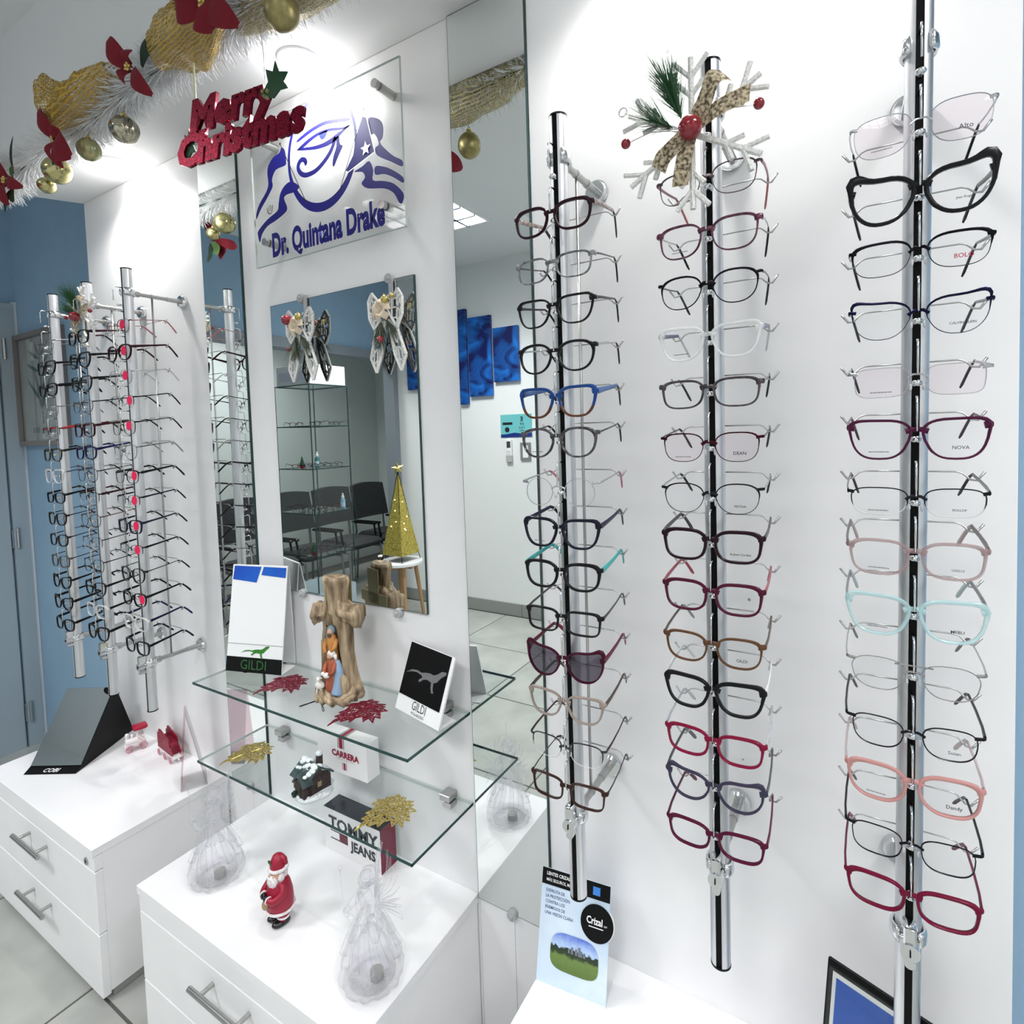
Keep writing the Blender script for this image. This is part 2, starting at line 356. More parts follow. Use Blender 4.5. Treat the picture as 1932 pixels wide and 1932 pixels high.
# ------------------------------------------------------------------ eyewear rods
ROD_Y, ROD_R, GY = -0.160, 0.0142, -0.195
RODS = {   # x top, x bottom, bridge heights
 'p1': (-0.404, -0.405, [.336, .260, .192, .120, .049, -.015, -.096, -.161, -.230, -.305, -.376, -.446, -.522, -.589]),
 'p2': (-0.169, -0.172, [.3305, .260, .188, .119, .049, -.0275, -.0985, -.163, -.236, -.311, -.377, -.450, -.5165, -.589]),
 'p3': (0.068, 0.057, [.333, .260, .191, .119, .047, -.019, -.095, -.161, -.232, -.3065, -.3795, -.442, -.519, -.5835]),
 'C': (-1.786, -1.795, [.333 - .0708 * k for k in range(14)]),
 'B': (-2.032, -2.032, [.3335 - .0706 * k for k in range(14)]),
 'A': (-2.274, -2.268, [.331 - .0710 * k for k in range(14)]),
}
RLAB = {'p1': "right panel's left rod", 'p2': "right panel's middle rod", 'p3': 'nearest rod', 'C': "left panel's near rod", 'B': "left panel's middle rod", 'A': "left panel's farthest rod"}
def rod_x(k, z): a, b, _ = RODS[k]; return a + (b - a) * (0.5 - z) / 1.3
# shared small parts
def wire_mesh(flip):
    mb = MB(); pts = [(-0.058, 0, 0), (0.058, 0, 0)]
    for s in (-1, 1):
        p = [(0.0 * s, 0, 0.002), (0.050 * s, 0, 0.002), (0.056 * s, 0, 0), (0.064 * s, -0.002, -0.008), (0.070 * s, -0.003, -0.009), (0.078 * s, -0.003, 0.002)]
        mb.tube(p, [0.0011, 0.0011, 0.0011, 0.0014, 0.0016, 0.0016], 6)
    return mb.mesh('temple_rest', [M_STEEL], True)
WIRE = wire_mesh(1)
hk = MB(); hk.tube([(0, 0.003, 0.043), (0, -0.020, 0.044), (0, -0.0245, 0.041), (0, -0.0255, 0.035), (0, -0.0255, 0.004)], 0.0014, 6)
hk.tube([(0, 0.003, -0.006), (0, -0.010, -0.006)], 0.0022, 8); hk.ball((0, -0.013, -0.006), 0.0052, 10, 6, (1.15, 1.1, 0.8))
HOOK = hk.mesh('nose_hook', [M_CHROME], True)
def make_rod(k, zt=0.50, zb=-0.797, label=''):
    xt, xb, zs = RODS[k]
    t = thing('eyewear_rod', label, 'display rod', (xb, ROD_Y, zb), group='eyewear display rods')
    L = zt - zb; lean = (xt - xb) / L
    X = lambda z: (z - zb) * lean                      # local x of the axis at height z
    # tube with a slot cut along its front
    n = 28; half = 0.30; vs = []; fs = []
    angs = [-PI / 2 + half + (2 * PI - 2 * half) * i / (n - 1) for i in range(n)]
    for z in (0, L):
        for a in angs: vs.append((X(z + zb) + ROD_R * math.cos(a), ROD_R * math.sin(a), z))
        for a in reversed(angs): vs.append((X(z + zb) + 0.0118 * math.cos(a), 0.0118 * math.sin(a), z))
    m = 2 * n
    for i in range(m): fs.append((i, (i + 1) % m, m + (i + 1) % m, m + i))
    for i in range(n - 1): fs.append((i, i + 1, m - 2 - i, m - 1 - i)); fs.append((m + i, m + i + 1, 2 * m - 2 - i, 2 * m - 1 - i))
    MB().add(vs, fs).build('tube', M_ALU, t, smooth='auto')
    sl = MB(); sl.add([(X(zb + z) + dx, dy, z) for z in (0.001, L - 0.001) for dx, dy in ((-0.0048, -0.0125), (0.0048, -0.0125), (0.0048, -0.006), (-0.0048, -0.006))],
                      [(0, 1, 5, 4), (1, 2, 6, 5), (2, 3, 7, 6), (3, 0, 4, 7), (0, 3, 2, 1), (4, 5, 6, 7)])
    sl.build('slot_strip', M_SLOT, t)
    for z in (0, L):
        c = MB(); c.cyl((X(zb + z), 0, z - 0.0015), (X(zb + z), 0, z + 0.0015), ROD_R + 0.0004, n=24); c.build('end_cap', M_BLACK, t, smooth='auto')
    for j, z in enumerate((0.434, -0.652)):
        zl = z - zb; x = X(z)
        c = MB(); a0, a1 = (-PI / 2 + 0.55, 2.5 * PI - PI - 0.0)     # open collar gripping the tube
        prof = []
        for i in range(22):
            a = -PI / 2 + 0.62 + (2 * PI - 1.24) * i / 21
            prof.append((x + 0.0175 * math.cos(a), 0.0175 * math.sin(a), zl))
        c.tube(prof, 0.0030, 6, rz=0.011, upv=(0, 0, 1))
        c.build('clamp_collar', M_CHROME, t, smooth=True)
        arm = MB(); arm.cyl((x, 0.0165, zl), (x, 0.108, zl), 0.0062, n=12); arm.cyl((x, 0.108, zl), (x, 0.150, zl), 0.0074, n=12); arm.cyl((x, 0.017, zl), (x, 0.030, zl), 0.0095, n=12)
        arm.cyl((x, 0.062, zl), (x, 0.066, zl), 0.0072, n=12)
        ao = arm.build('wall_arm', M_STEEL, t, smooth='auto')
        d = MB(); d.cyl((x, 0.1525, zl), (x, 0.160, zl), 0.0215, n=28); d.cyl((x, 0.147, zl), (x, 0.1525, zl), 0.0175, 0.0205, 28)
        d.build('wall_disc', M_CHROME, ao, smooth='auto')
    zl = -0.652 - zb; x = X(-0.652)
    lk = MB(); lk.cyl((x, -0.034, zl - 0.004), (x, -0.012, zl - 0.004), 0.0105, n=18); lk.bbox((x, -0.022, zl + 0.014), (0.014, 0.020, 0.026), 0.002); lk.cyl((x, -0.030, zl - 0.022), (x, -0.010, zl - 0.022), 0.0060, n=12)
    lo = lk.build('lock', M_CHROME, t, smooth='auto')
    MB().box((x, -0.0345, zl - 0.004), (0.0016, 0.002, 0.008)).build('keyhole', M_BLACK, lo)
    br = MB(); br.cyl((X(.43), 0.066, 0.434 - zb), (X(-.65), 0.062, -0.650 - zb), 0.0026, n=8); br.build('rear_bar', M_STEEL, t, smooth=True)
    for i, z in enumerate(zs):
        link('temple_rest', WIRE, t, (X(z), 0.0675, z + 0.023 - zb))
        link('nose_hook', HOOK, t, (X(z), -0.012, z - zb))
    link('nose_hook', HOOK, t, (X(zs[0] + .068), -0.012, zs[0] + .068 - zb))
    return t
make_rod('p1', label='grey slotted display rod beside the right mirror strip, its foot over a lens brochure')
make_rod('p2', zb=-0.806, label='grey slotted rod of eyeglass frames with a white snowflake at its top')
make_rod('p3', zb=-0.83, label='grey slotted display rod nearest the viewer, running out of the top')
make_rod('C', label='grey slotted rod on the left panel whose lenses carry red dot stickers')
make_rod('B', zb=-0.80, label='grey slotted rod on the left panel with a small flower ornament at its top')
make_rod('A', zb=-0.79, label='grey slotted rod farthest to the left, beside the framed plant print')

# ------------------------------------------------------------------ spectacles
def outline(shape, w, h, n=32):
    P = dict(rect=(4.2, .05, .0, 0), rectr=(3.2, .08, .0, 0), square=(3.3, .12, .06, 0), round=(2.15, .0, .0, 0), panto=(2.4, .12, .02, 0), oval=(2.25, .0, .0, 0),
             cat=(2.5, .17, .50, 0), catx=(2.45, .18, .62, 0), way=(3.0, .20, .14, 0), avi=(2.7, .14, -.10, 0), soft=(2.8, .10, .06, 0))[shape]
    e, tap, lift, _ = P; out = []
    for i in range(n):
        th = 2 * PI * i / n; c, s = math.cos(th), math.sin(th)
        x = w / 2 * math.copysign(abs(c) ** (2 / e), c); z = h / 2 * math.copysign(abs(s) ** (2 / e), s)
        x *= 1 + tap * (z / (h / 2))
        if x > 0: z += lift * h / 2 * (x / (w / 2)) ** 2 * (1.0 if s > 0 else 0.25)
        else: z += (0.10 * h / 2 * (x / (w / 2)) ** 2) * (1 if s < 0 else -0.3)
        out.append((x, z))
    return out
def bend(x, y, z): return (x, y + 1.25 * x * x, z)
FM = {}
def fmat(c, kind):
    key = 'frame_%s_%s' % (kind, '_'.join('%02x' % int(v * 255) for v in c))
    if kind == 'metal': return mat(key, c, 0.22, 0.9)
    if kind == 'clear': 
        m = mat(key, c, 0.15); m.node_tree.nodes['Principled BSDF'].inputs['Alpha'].default_value = 0.55; return m
    if kind == 'tort': return noisy(key, c, (min(1, c[0] * 2.4 + .03), min(1, c[1] * 2.2 + .026), min(1, c[2] * 2.2 + .026)), 130, 0.2, detail=1)
    return mat(key, tuple(v * .8 for v in c) if max(c) < .2 else c, 0.28, spec=0.22)
def make_glasses(sp, loc, label, group, light=False):
    g = lambda k, d: sp.get(k, d)
    shape = g('s', 'rectr'); w = g('w', .052); h = g('h', .035); br = g('br', .018); kind = g('k', 'plastic'); c = sp['c']; t = g('t', .0034 if kind in ('plastic', 'tort', 'clear', 'two') else .0011); t = t * (.86 if kind in ('plastic', 'tort', 'clear', 'two') else 1); w = w + .001; h = h + .002
    W = .0685; n = 24 if light else 32
    metal = kind in ('metal', 'half', 'rimless', 'brow')
    fm = fmat(c, 'metal' if metal else kind if kind in ('tort', 'clear') else 'plastic')
    T = thing('eyeglasses', label, 'glasses', loc, 0, group)
    fr = MB(); dep = .0046 if not metal else .0018
    ol = outline(shape, w, h, n); cx0 = w / 2 + br / 2; lens_z = -0.006 if not metal else -0.004
    for s in (-1, 1):
        P = [Vector((p[0], 0, p[1])) for p in ol]
        nr = []
        for i in range(n):
            d = P[(i + 1) % n] - P[i - 1]; nn = Vector((d.z, 0, -d.x)).normalized(); nr.append(nn)
        sect = lambda tt: [(0, -.3 * dep), (.25 * tt, -.5 * dep), (.8 * tt, -.5 * dep), (tt, -.25 * dep), (tt, .35 * dep), (.7 * tt, .5 * dep), (0, .5 * dep)]
        rows = []; idx = []
        for i in range(n):
            sn = math.sin(2 * PI * i / n); cs = math.cos(2 * PI * i / n)
            if kind in ('half',) and sn < -0.12: tt = 0
            else:
                th_ = 2 * PI * i / n; dv = min(abs(th_ - .62), 2 * PI - abs(th_ - .62)); bump = math.exp(-(dv / .42) ** 2)
                tt = t * (1 + g('brow', .35 if not metal else .0) * max(0, sn) + (g('cor', 1.5 if shape in ('cat', 'catx') else .75) * bump if not metal else 0))
                if kind == 'brow': tt = t * (1 + (g('brow', 1.6) * (max(0, sn) ** .7 + 1.1 * bump) if sn > 0.02 else 0))
                if not metal and cs < -.8: tt *= 1.15
            rows.append(tt)
        vs = []; 
        for i in range(n):
            for o, y in sect(max(rows[i], .0005)):
                q = P[i] + nr[i] * o
                vs.append(bend(s * (q.x + cx0), y, q.z + lens_z))
        K = 7; fs = []
        for i in range(n):
            j = (i + 1) % n
            if kind == 'half' and rows[i] == 0 and rows[j] == 0: continue
            if kind == 'rimless': continue
            for k in range(K): fs.append((i * K + k, i * K + (k + 1) % K, j * K + (k + 1) % K, j * K + k))
        if kind == 'two': fr.m(0)
        o0 = len(fr.v); fr.add(vs, fs)
        if kind == 'two':
            for q in range(len(fr.f) - len(fs), len(fr.f)):
                zz = sum(fr.v[a][2] for a in fr.f[q]) / 4
                if zz < lens_z - h * .12: fr.mi[q] = 1
        # end piece
        zo = g('ez', h * .34) + lens_z; ox = cx0 + w / 2 * (1 + .5 * (.1))
        er = (.0036, .0042) if not metal else (.0014, .0022)
        a = bend(s * (cx0 + w / 2 - .0035 + (t if metal else t * .6)), 0, zo)
        fr.tube([a, bend(s * (W - .002), -.0005, zo + .001), (s * (W + .0004), .0075, zo + .001), (s * W, .0125, zo + .001)], [er[0] * .55, er[0] * .5, er[0] * .5, er[0] * .4], 8, rz=[er[1] * 1.0, er[1] * .95, er[1] * .9, er[1] * .85], upv=(0, 0, 1))
    # bridge
    if not metal:
        z0 = h * .22 + lens_z
        fr.tube([bend(-br / 2 - .002, 0, z0), bend(-br / 4, 0, z0 + .0022), bend(br / 4, 0, z0 + .0022), bend(br / 2 + .002, 0, z0)], [.0022, .0021, .0021, .0022], 8, rz=[.0036, .0032, .0032, .0036], upv=(0, 0, 1))
    else:
        z0 = h * .14 + lens_z
        fr.tube([bend(-br / 2 - .0012, 0, z0 - .001), (-br / 4, -.001, z0 + .003), (br / 4, -.001, z0 + .003), bend(br / 2 + .0012, 0, z0 - .001)], t * .95 + .0003, 6, rz=t * (1.0 if kind != 'brow' else 2.0) + .0004)
        if g('dbl', 0): fr.tube([bend(-br / 2 - .010, 0, z0 + .0095), (0, -.001, z0 + .0105), bend(br / 2 + .010, 0, z0 + .0095)], .0010, 6)
    fmats = [fm, fmat(g('c2', c), 'plastic')]
    fr.build('frame_front', fmats, T, smooth='auto')
    lm = g('lm', M_LENS)
    for s in (-1, 1):
        ln = MB(); vs = [bend(s * cx0, -.0012, lens_z)] + [bend(s * (p[0] * .995 + cx0), .0002, p[1] * .995 + lens_z) for p in ol]
        ln.add(vs, [(0, 1 + i, 1 + (i + 1) % n) for i in range(n)])
        lo = ln.build('lens', lm, T, smooth=True)
        if kind in ('half', 'rimless'):
            ny = MB(); arc = [bend(s * (ol[i % n][0] + cx0), 0, ol[i % n][1] + lens_z) for i in range(n // 2, n + 1)]
            ny.tube(arc, .00055, 5, closed=False); ny.build('nylon_edge', M_SILV, T, smooth=True)
        if s == 1 and sp.get('txt'):
            tx, sz, cl, dx, dz = (list(sp['txt']) + [0, 0])[:5]
            me = TXT.get((tx, sz, cl.name)) or text_mesh(tx, sz, cl, bold=.012)
            TXT[(tx, sz, cl.name)] = me
            link('lens_print', me, lo, bend(cx0 + .004 + dx, -.0020, lens_z - h * .27 + dz), (0, 0, math.atan(2.5 * cx0)))
        if s == -1 and sp.get('dash'):
            d = MB(); rr = random.Random(hash(label) % 999); x = -.010
            while x < .010:
                l = rr.uniform(.0006, .0016); d.bx(x, x + l, -.0001, .0001, -.0006, .0006); x += l + .0006
            do = d.build('lens_print', M_INK2, lo, bend(-cx0 - .001, -.0020, lens_z - h * .33)); do.rotation_euler = (0, 0, math.atan(-2.5 * cx0))
        if s == 1 and sp.get('dot'):
            d = MB(); vs = [(.0128 * math.cos(a), 0, .0132 * math.sin(a)) for a in [2 * PI * i / 20 for i in range(20)]]
            d.add(vs, [tuple(range(20))]); do = d.build('dot_sticker', M_STICK, lo, bend(cx0 + sp['dot'] - .001, -.0024, lens_z + .004)); do.rotation_euler = (0, 0, math.atan(2.5 * cx0))
    if metal or g('pads', 0):
        for s in (-1, 1):
            pd = MB(); pd.tube([bend(s * (br / 2 + .0008), .001, lens_z - .001), (s * br * .42, .006, lens_z - .003), (s * br * .38, .0065, lens_z - .006)], .0006, 5)
            pd.ball((s * br * .36, .006, lens_z - .007), .0042, 8, 6, (.45, .6, 1)); pd.build('nose_pad', M_SILV, T, smooth=True)
    # temples
    tk = g('tk', 'metal' if metal else 'plastic'); tc = g('tc', c); pc = g('pc', tc)
    zo = g('ez', h * .34) + lens_z + .001; rise = g('rise', .018 - (zo - .004))
    th = g('th', .0036 if tk != 'metal' else .0016); tw = .0014 if tk != 'metal' else .0009
    tm = fmat(tc, tk if tk in ('metal', 'tort', 'clear') else 'plastic'); pm = fmat(pc, 'plastic' if tk != 'clear' else 'clear')
    for s in (-1, 1):
        a = MB(); p1 = [(s * W, .010, zo), (s * (W + .0008), .03, zo + rise * .25), (s * (W - .0003), .065, zo + rise * .62), (s * (W - .0028), .098, zo + rise)]
        a.tube(p1, [tw * 1.15, tw, tw, tw], 8, rz=[th * 1.15, th * .95, th * .78, th * .70], upv=(0, 0, 1))
        ao = a.build('temple', tm, T, smooth='auto')
        b = MB(); r0 = th * .70
        p2 = [(s * (W - .0028), .097, zo + rise), (s * (W - .004), .108, zo + rise - .0035), (s * (W - .007), .120, zo + rise - .014), (s * (W - .0105), .132, zo + rise - .0265), (s * (W - .012), .1365, zo + rise - .031)]
        r2 = max(r0, .0020)
        b.tube(p2, [tw * 1.1, .0016, .0016, .0016, .0011], 8, rz=[r2 * .9, r2, r2 * 1.05, r2 * 1.2, r2 * .7], upv=(0, 0, 1))
        b.build('temple_tip', pm, ao, smooth='auto')
    return T
M_INK2 = mat('print_grey', (0.10, 0.10, 0.11), 0.6)
BLK = (.008, .008, .009); NAVY = (.012, .012, .045); BURG = (.075, .004, .022); CRIM = (.20, .005, .035); SIL = (.50, .51, .52); GUN = (.06, .06, .065)
GREY = (.10, .10, .105); BRN = (.10, .045, .02); PINK = (.50, .25, .235); TAUP = (.30, .245, .215); DBR = (.045, .018, .014); PLUM = (.075, .006, .04); ROSE = (.38, .09, .11)
P1 = [
 dict(s='soft', h=.037, c=(.022, .003, .008), t=.0040, tk='tort', tc=(.13, .11, .10), pc=(.03, .025, .025), th=.0046, dash=0, l='dark burgundy glasses with grey patterned temples'),
 dict(s='rectr', h=.033, c=(.10, .11, .115), k='tort', t=.0022, tk='metal', tc=GREY, pc=BLK, l='thin grey mottled rectangular glasses'),
 dict(s='way', h=.038, c=BLK, t=.0028, tk='metal', tc=(.05, .05, .055), th=.0024, pc=BLK, l='black tapered glasses with slim dark temples'),
 dict(s='panto', h=.040, c=BLK, t=.0034, tk='metal', tc=SIL, pc=BLK, l='black rounded glasses with thin steel temples'),
 dict(s='way', h=.040, c=(.012, .055, .22), c2=(.13, .045, .022), k='two', t=.0040, tc=(.08, .16, .36), pc=(.02, .02, .025), th=.0046, l='blue glasses fading to brown at the lower rims'),
 dict(s='panto', h=.040, c=(.022, .022, .024), k='tort', t=.0034, tk='metal', tc=GREY, pc=BLK, dash=1, l='black and clear mottled rounded glasses'),
 dict(s='round', h=.042, w=.048, br=.022, c=SIL, k='metal', t=.0008, pc=(.55, .16, .22), tc=SIL, l='round silver wire glasses with pink tips'),
 dict(s='way', h=.039, c=(.008, .008, .02), t=.0040, tc=(.02, .02, .06), pc=BLK, th=.0042, dash=1, l='black glasses with dark blue inner rims'),
 dict(s='soft', h=.036, c=BLK, t=.0042, tc=(.06, .42, .42), pc=(.06, .42, .42), th=.0046, l='black glasses with turquoise temples'),
 dict(s='rect', h=.032, c=BLK, t=.0030, tk='metal', tc=GREY, pc=(.08, .08, .085), th=.0026, l='black rectangular glasses with dark grey temples'),
 dict(s='catx', h=.042, w=.055, c=(.06, .003, .02), t=.0030, tc=(.14, .006, .035), pc=(.20, .02, .05), th=.0046, lm=M_LENSS, l='burgundy cat-eye sunglasses with smoke lenses'),
 dict(s='way', h=.037, c=TAUP, t=.0030, tc=(.10, .075, .06), pc=(.12, .10, .09), th=.0040, l='taupe glasses with dark brown temples'),
 dict(s='rectr', h=.034, c=GUN, k='half', t=.0018, tc=(.06, .03, .035), pc=(.05, .04, .04), th=.0026, l='half-rimmed gunmetal glasses with clear lower edges'),
 dict(s='rect', h=.033, c=DBR, t=.0026, tk='metal', tc=GREY, pc=BLK, dash=0, l='dark brown rectangular glasses just above the lock'),
]
P2 = [
 dict(s='soft', h=.038, c=(.10, .075, .08), k='brow', brow=.6, t=.0011, tk='plastic', tc=(.36, .18, .19), pc=(.50, .18, .19), th=.0026, l='thin taupe metal glasses with pink temples under the snowflake'),
 dict(s='soft', h=.040, c=(.05, .005, .022), k='tort', t=.0022, tk='metal', tc=SIL, pc=BLK, dash=1, l='magenta mottled glasses with silver temples'),
 dict(s='panto', h=.040, c=(.012, .010, .014), k='brow', brow=.9, t=.0014, tk='metal', tc=GREY, pc=(.04, .04, .042), dash=0, l='black metal rounded glasses'),
 dict(s='way', h=.039, c=(.82, .84, .85), k='clear', t=.0034, tk='plastic', tc=(.16, .15, .26), pc=(.7, .7, .72), dash=1, l='colourless transparent glasses with violet temples'),
 dict(s='rectr', h=.033, c=(.018, .013, .016), k='tort', t=.0028, tk='metal', tc=GREY, pc=BLK, l='black mottled rectangular glasses with grey temples'),
 dict(s='soft', h=.036, c=(.045, .008, .014), k='brow', brow=.9, t=.0010, tk='metal', tc=GUN, pc=(.03, .02, .02), lm=M_LENSP, dash=1, txt=('DEAN', .0062, M_INK), l='dark red browline metal glasses with pinkish lenses'),
 dict(s='panto', h=.038, c=(.02, .02, .022), k='brow', brow=1.0, t=.0009, tk='metal', tc=SIL, pc=BLK, txt=('FESTINA', .0040, M_INK), l='black browline glasses with silver lower rims'),
 dict(s='rectr', h=.036, c=(.018, .004, .008), t=.0040, tc=GREY, pc=(.06, .06, .065), th=.0042, txt=('Robert Cordier', .0042, M_INK), l='thick black and burgundy glasses with script print'),
 dict(s='rectr', h=.036, c=(.085, .006, .028), t=.0036, tc=ROSE, pc=(.35, .06, .09), th=.0036, txt=('e', .008, M_INK, .010, .012), l='burgundy glasses with translucent rose temples'),
 dict(s='soft', h=.036, c=(.13, .06, .028), t=.0026, tc=(.14, .11, .09), pc=(.3, .3, .3), th=.0030, txt=('GILDI', .0058, M_INK), l='amber brown glasses with grey brown temples'),
 dict(s='way', h=.038, c=(.010, .010, .011), t=.0044, tc=(.80, .80, .80), pc=(.80, .80, .80), th=.0040, l='thick black glasses with white temples'),
 dict(s='rectr', h=.034, c=CRIM, t=.0034, tk='clear', tc=(.60, .62, .68), pc=(.55, .56, .60), th=.0036, txt=('>', .006, M_INK), l='bright red glasses with clear temples'),
 dict(s='cat', h=.035, c=(.05, .045, .085), t=.0030, tc=(.10, .10, .115), pc=(.16, .16, .17), th=.0042, l='dull violet glasses with grey temples'),
 dict(s='rectr', h=.032, c=(.10, .006, .032), t=.0034, tc=(.12, .008, .04), pc=(.15, .02, .06), th=.0040, l='wine red glasses hanging just above the lock'),
]
P3 = [
 dict(s='soft', h=.044, w=.054, c=(.42, .44, .46), k='metal', t=.0007, tc=SIL, pc=BLK, lm=M_LENSP, dash=1, txt=('Alto', .0075, M_INK2), l='thin silver rimmed glasses with black tips'),
 dict(s='catx', h=.044, w=.054, c=BLK, t=.0046, tc=(.09, .09, .095), pc=(.02, .02, .022), th=.0040, txt=('Jean Roger', .0036, M_INK), l='thick black cat-eye glasses'),
 dict(s='soft', h=.035, w=.054, c=(.008, .008, .010), k='brow', brow=2.6, t=.0008, tk='metal', tc=GREY, pc=(.02, .02, .022), th=.0026, txt=('BOLO', .0068, M_RED), l='black browline glasses with a red printed word'),
 dict(s='cat', h=.039, w=.054, c=(.010, .009, .035), k='brow', brow=2.4, t=.0008, tk='metal', tc=GREY, pc=(.05, .05, .055), th=.0026, txt=('CALVIN KLEIN', .0038, M_INK), l='navy browline cat-eye glasses'),
 dict(s='rect', h=.032, w=.052, c=(.45, .45, .46), k='metal', t=.0008, tc=SIL, pc=BLK, lm=M_LENSP, dash=1, l='silver wire rectangular glasses'),
 dict(s='way', h=.041, w=.054, c=PLUM, t=.0028, tk='metal', tc=(.10, .03, .05), pc=(.04, .01, .02), th=.0024, dash=1, txt=('NOVA', .0056, M_INK2), l='purple glasses with dark temples'),
 dict(s='rectr', h=.030, w=.054, c=(.02, .02, .021), k='half', t=.0014, tc=(.10, .10, .105), pc=(.02, .02, .02), th=.0030, dash=1, txt=('BOLLOP', .0036, M_INK), l='half-rimmed black glasses with dark grey temples'),
 dict(s='rectr', h=.036, w=.053, c=(.40, .27, .27), k='clear', t=.0030, tc=(.17, .155, .15), pc=(.45, .38, .37), th=.0044, dash=1, txt=('GISELLE', .0036, M_INK2), l='translucent brownish pink glasses'),
 dict(s='way', h=.041, w=.054, c=(.50, .72, .74), k='clear', t=.0040, tc=(.20, .21, .215), pc=(.45, .55, .55), th=.0044, dash=1, txt=('MEBU', .0052, M_INK), l='translucent pale aqua glasses'),
 dict(s='avi', h=.037, w=.052, c=(.42, .41, .40), k='metal', t=.0009, dbl=1, tc=SIL, pc=(.22, .22, .22), l='silver aviator glasses with a double bridge'),
 dict(s='soft', h=.034, w=.049, br=.021, c=(.025, .025, .028), k='metal', t=.0013, tk='plastic', tc=(.035, .036, .04), pc=(.05, .05, .055), th=.0030, txt=('Susan', .0055, M_INK2), l='small dark gunmetal oval glasses'),
 dict(s='soft', h=.039, w=.053, c=PINK, t=.0036, tk='clear', tc=(.55, .42, .42), pc=(.45, .33, .33), th=.0040, dash=1, txt=('Dandy', .0060, M_INK), l='salmon pink glasses with clear pink temples'),
 dict(s='rectr', h=.034, w=.049, br=.021, c=(.022, .024, .027), k='metal', t=.0012, tk='plastic', tc=(.015, .015, .017), pc=(.05, .02, .03), th=.0024, l='small dark metal rectangular glasses'),
 dict(s='rectr', h=.034, w=.053, c=(.18, .005, .035), t=.0036, tc=(.17, .008, .045), pc=(.16, .008, .04), th=.0036, l='crimson glasses hanging just above the lock'),
]
for k, L in (('p1', P1), ('p2', P2), ('p3', P3)):
    for i, sp in enumerate(L):
        z = RODS[k][2][i]
        make_glasses(sp, (rod_x(k, z), GY, z), '%s, %s on %s' % (sp['l'], ordinal(i), RLAB[k]), 'eyeglass frames on the ' + RLAB[k])
# left panel: seen small and from the side
def lk_(c, **kw): return dict(c=c, **kw)
LC = [lk_((.20, .14, .13), k='metal', s='rectr', tc=(.45, .25, .26), pc=(.40, .12, .15), dot=.002, n='thin brown metal'), lk_((.03, .003, .008), s='panto', h=.037, dot=.001, n='dark wine'),
      lk_(SIL, k='metal', s='soft', h=.038, tc=SIL, pc=SIL, dot=.001, n='thin silver'), lk_(BLK, k='half', s='rectr', tc=(.03, .03, .03), pc=BLK, dot=.014, n='black half-rim'),
      lk_(BLK, k='metal', s='rectr', h=.037, tc=BLK, pc=BLK, dot=.004, n='black metal'), lk_((.24, .25, .26), k='metal', s='soft', h=.038, tc=GREY, pc=(.3, .3, .3), dot=.000, n='fine grey'),
      lk_(BLK, k='brow', s='rectr', h=.032, tc=BLK, pc=BLK, tk='plastic', dot=.014, n='black browline'), lk_(BLK, k='half', s='rectr', h=.034, tk='plastic', th=.0026, tc=(.01, .01, .03), pc=BLK, dot=.008, n='blue tinged black half-rim'),
      lk_((.012, .012, .04), s='rectr', h=.034, t=.0024, tk='plastic', th=.003, tc=(.012, .012, .03), pc=BLK, dot=.009, n='navy'), lk_(BLK, k='half', s='rectr', h=.03, tk='plastic', th=.003, tc=BLK, dot=.008, n='black half-rim'),
      lk_((.03, .03, .03), s='panto', h=.038, t=.0018, tk='metal', tc=(.07, .07, .07), pc=BLK, n='slim black rounded'), lk_(BLK, s='soft', h=.034, t=.0020, tc=BLK, dot=.015, n='black'),
      lk_((.8, .8, .8), k='clear', s='rectr', h=.033, tc=(.012, .012, .06), pc=(.02, .02, .1), tk='plastic', n='colourless'), lk_((.012, .012, .022), s='rectr', h=.033, t=.0030, tc=(.010, .010, .02), n='thick blue black')]
LB = [lk_(BLK, s='rectr', t=.002, tc=(.06, .01, .02), pc=BLK, n='black with wine temples'), lk_(BLK, s='way', h=.038, t=.0036, tc=BLK, n='thick black'), lk_((.03, .03, .032), s='way', h=.038, t=.0026, tc=BLK, n='dark grey'),
      lk_(GUN, k='metal', s='soft', h=.034, tc=BLK, pc=BLK, n='fine gunmetal'), lk_((.05, .006, .012), s='rect', h=.036, t=.0024, tc=(.07, .012, .018), pc=DBR, n='dark red'), lk_((.012, .012, .07), s='rectr', h=.032, t=.003, tc=(.012, .012, .12), pc=(.02, .02, .12), n='navy blue'),
      lk_((.10, .10, .105), k='metal', s='soft', h=.036, tc=BLK, pc=BLK, n='fine dark silver'), lk_(BLK, k='half', s='rectr', h=.034, tk='plastic', tc=(.05, .012, .012), pc=BLK, n='black half-rim with brown temples'),
      lk_((.09, .09, .09), k='metal', s='panto', h=.036, tc=(.16, .06, .05), pc=BLK, n='fine grey with copper temples'), lk_((.12, .09, .12), k='half', s='rectr', tc=(.05, .05, .06), pc=BLK, n='half-rim with mauve tinge'),
      lk_((.05, .05, .05), k='metal', s='soft', h=.038, tc=BLK, pc=BLK, n='thin black wire'), lk_((.02, .02, .02), s='way', h=.037, t=.0020, tc=BLK, n='slim black'), lk_((.8, .8, .8), k='clear', s='rectr', tc=BLK, tk='plastic', n='colourless'), lk_(BLK, s='way', h=.036, t=.0032, tc=BLK, th=.0044, n='black')]
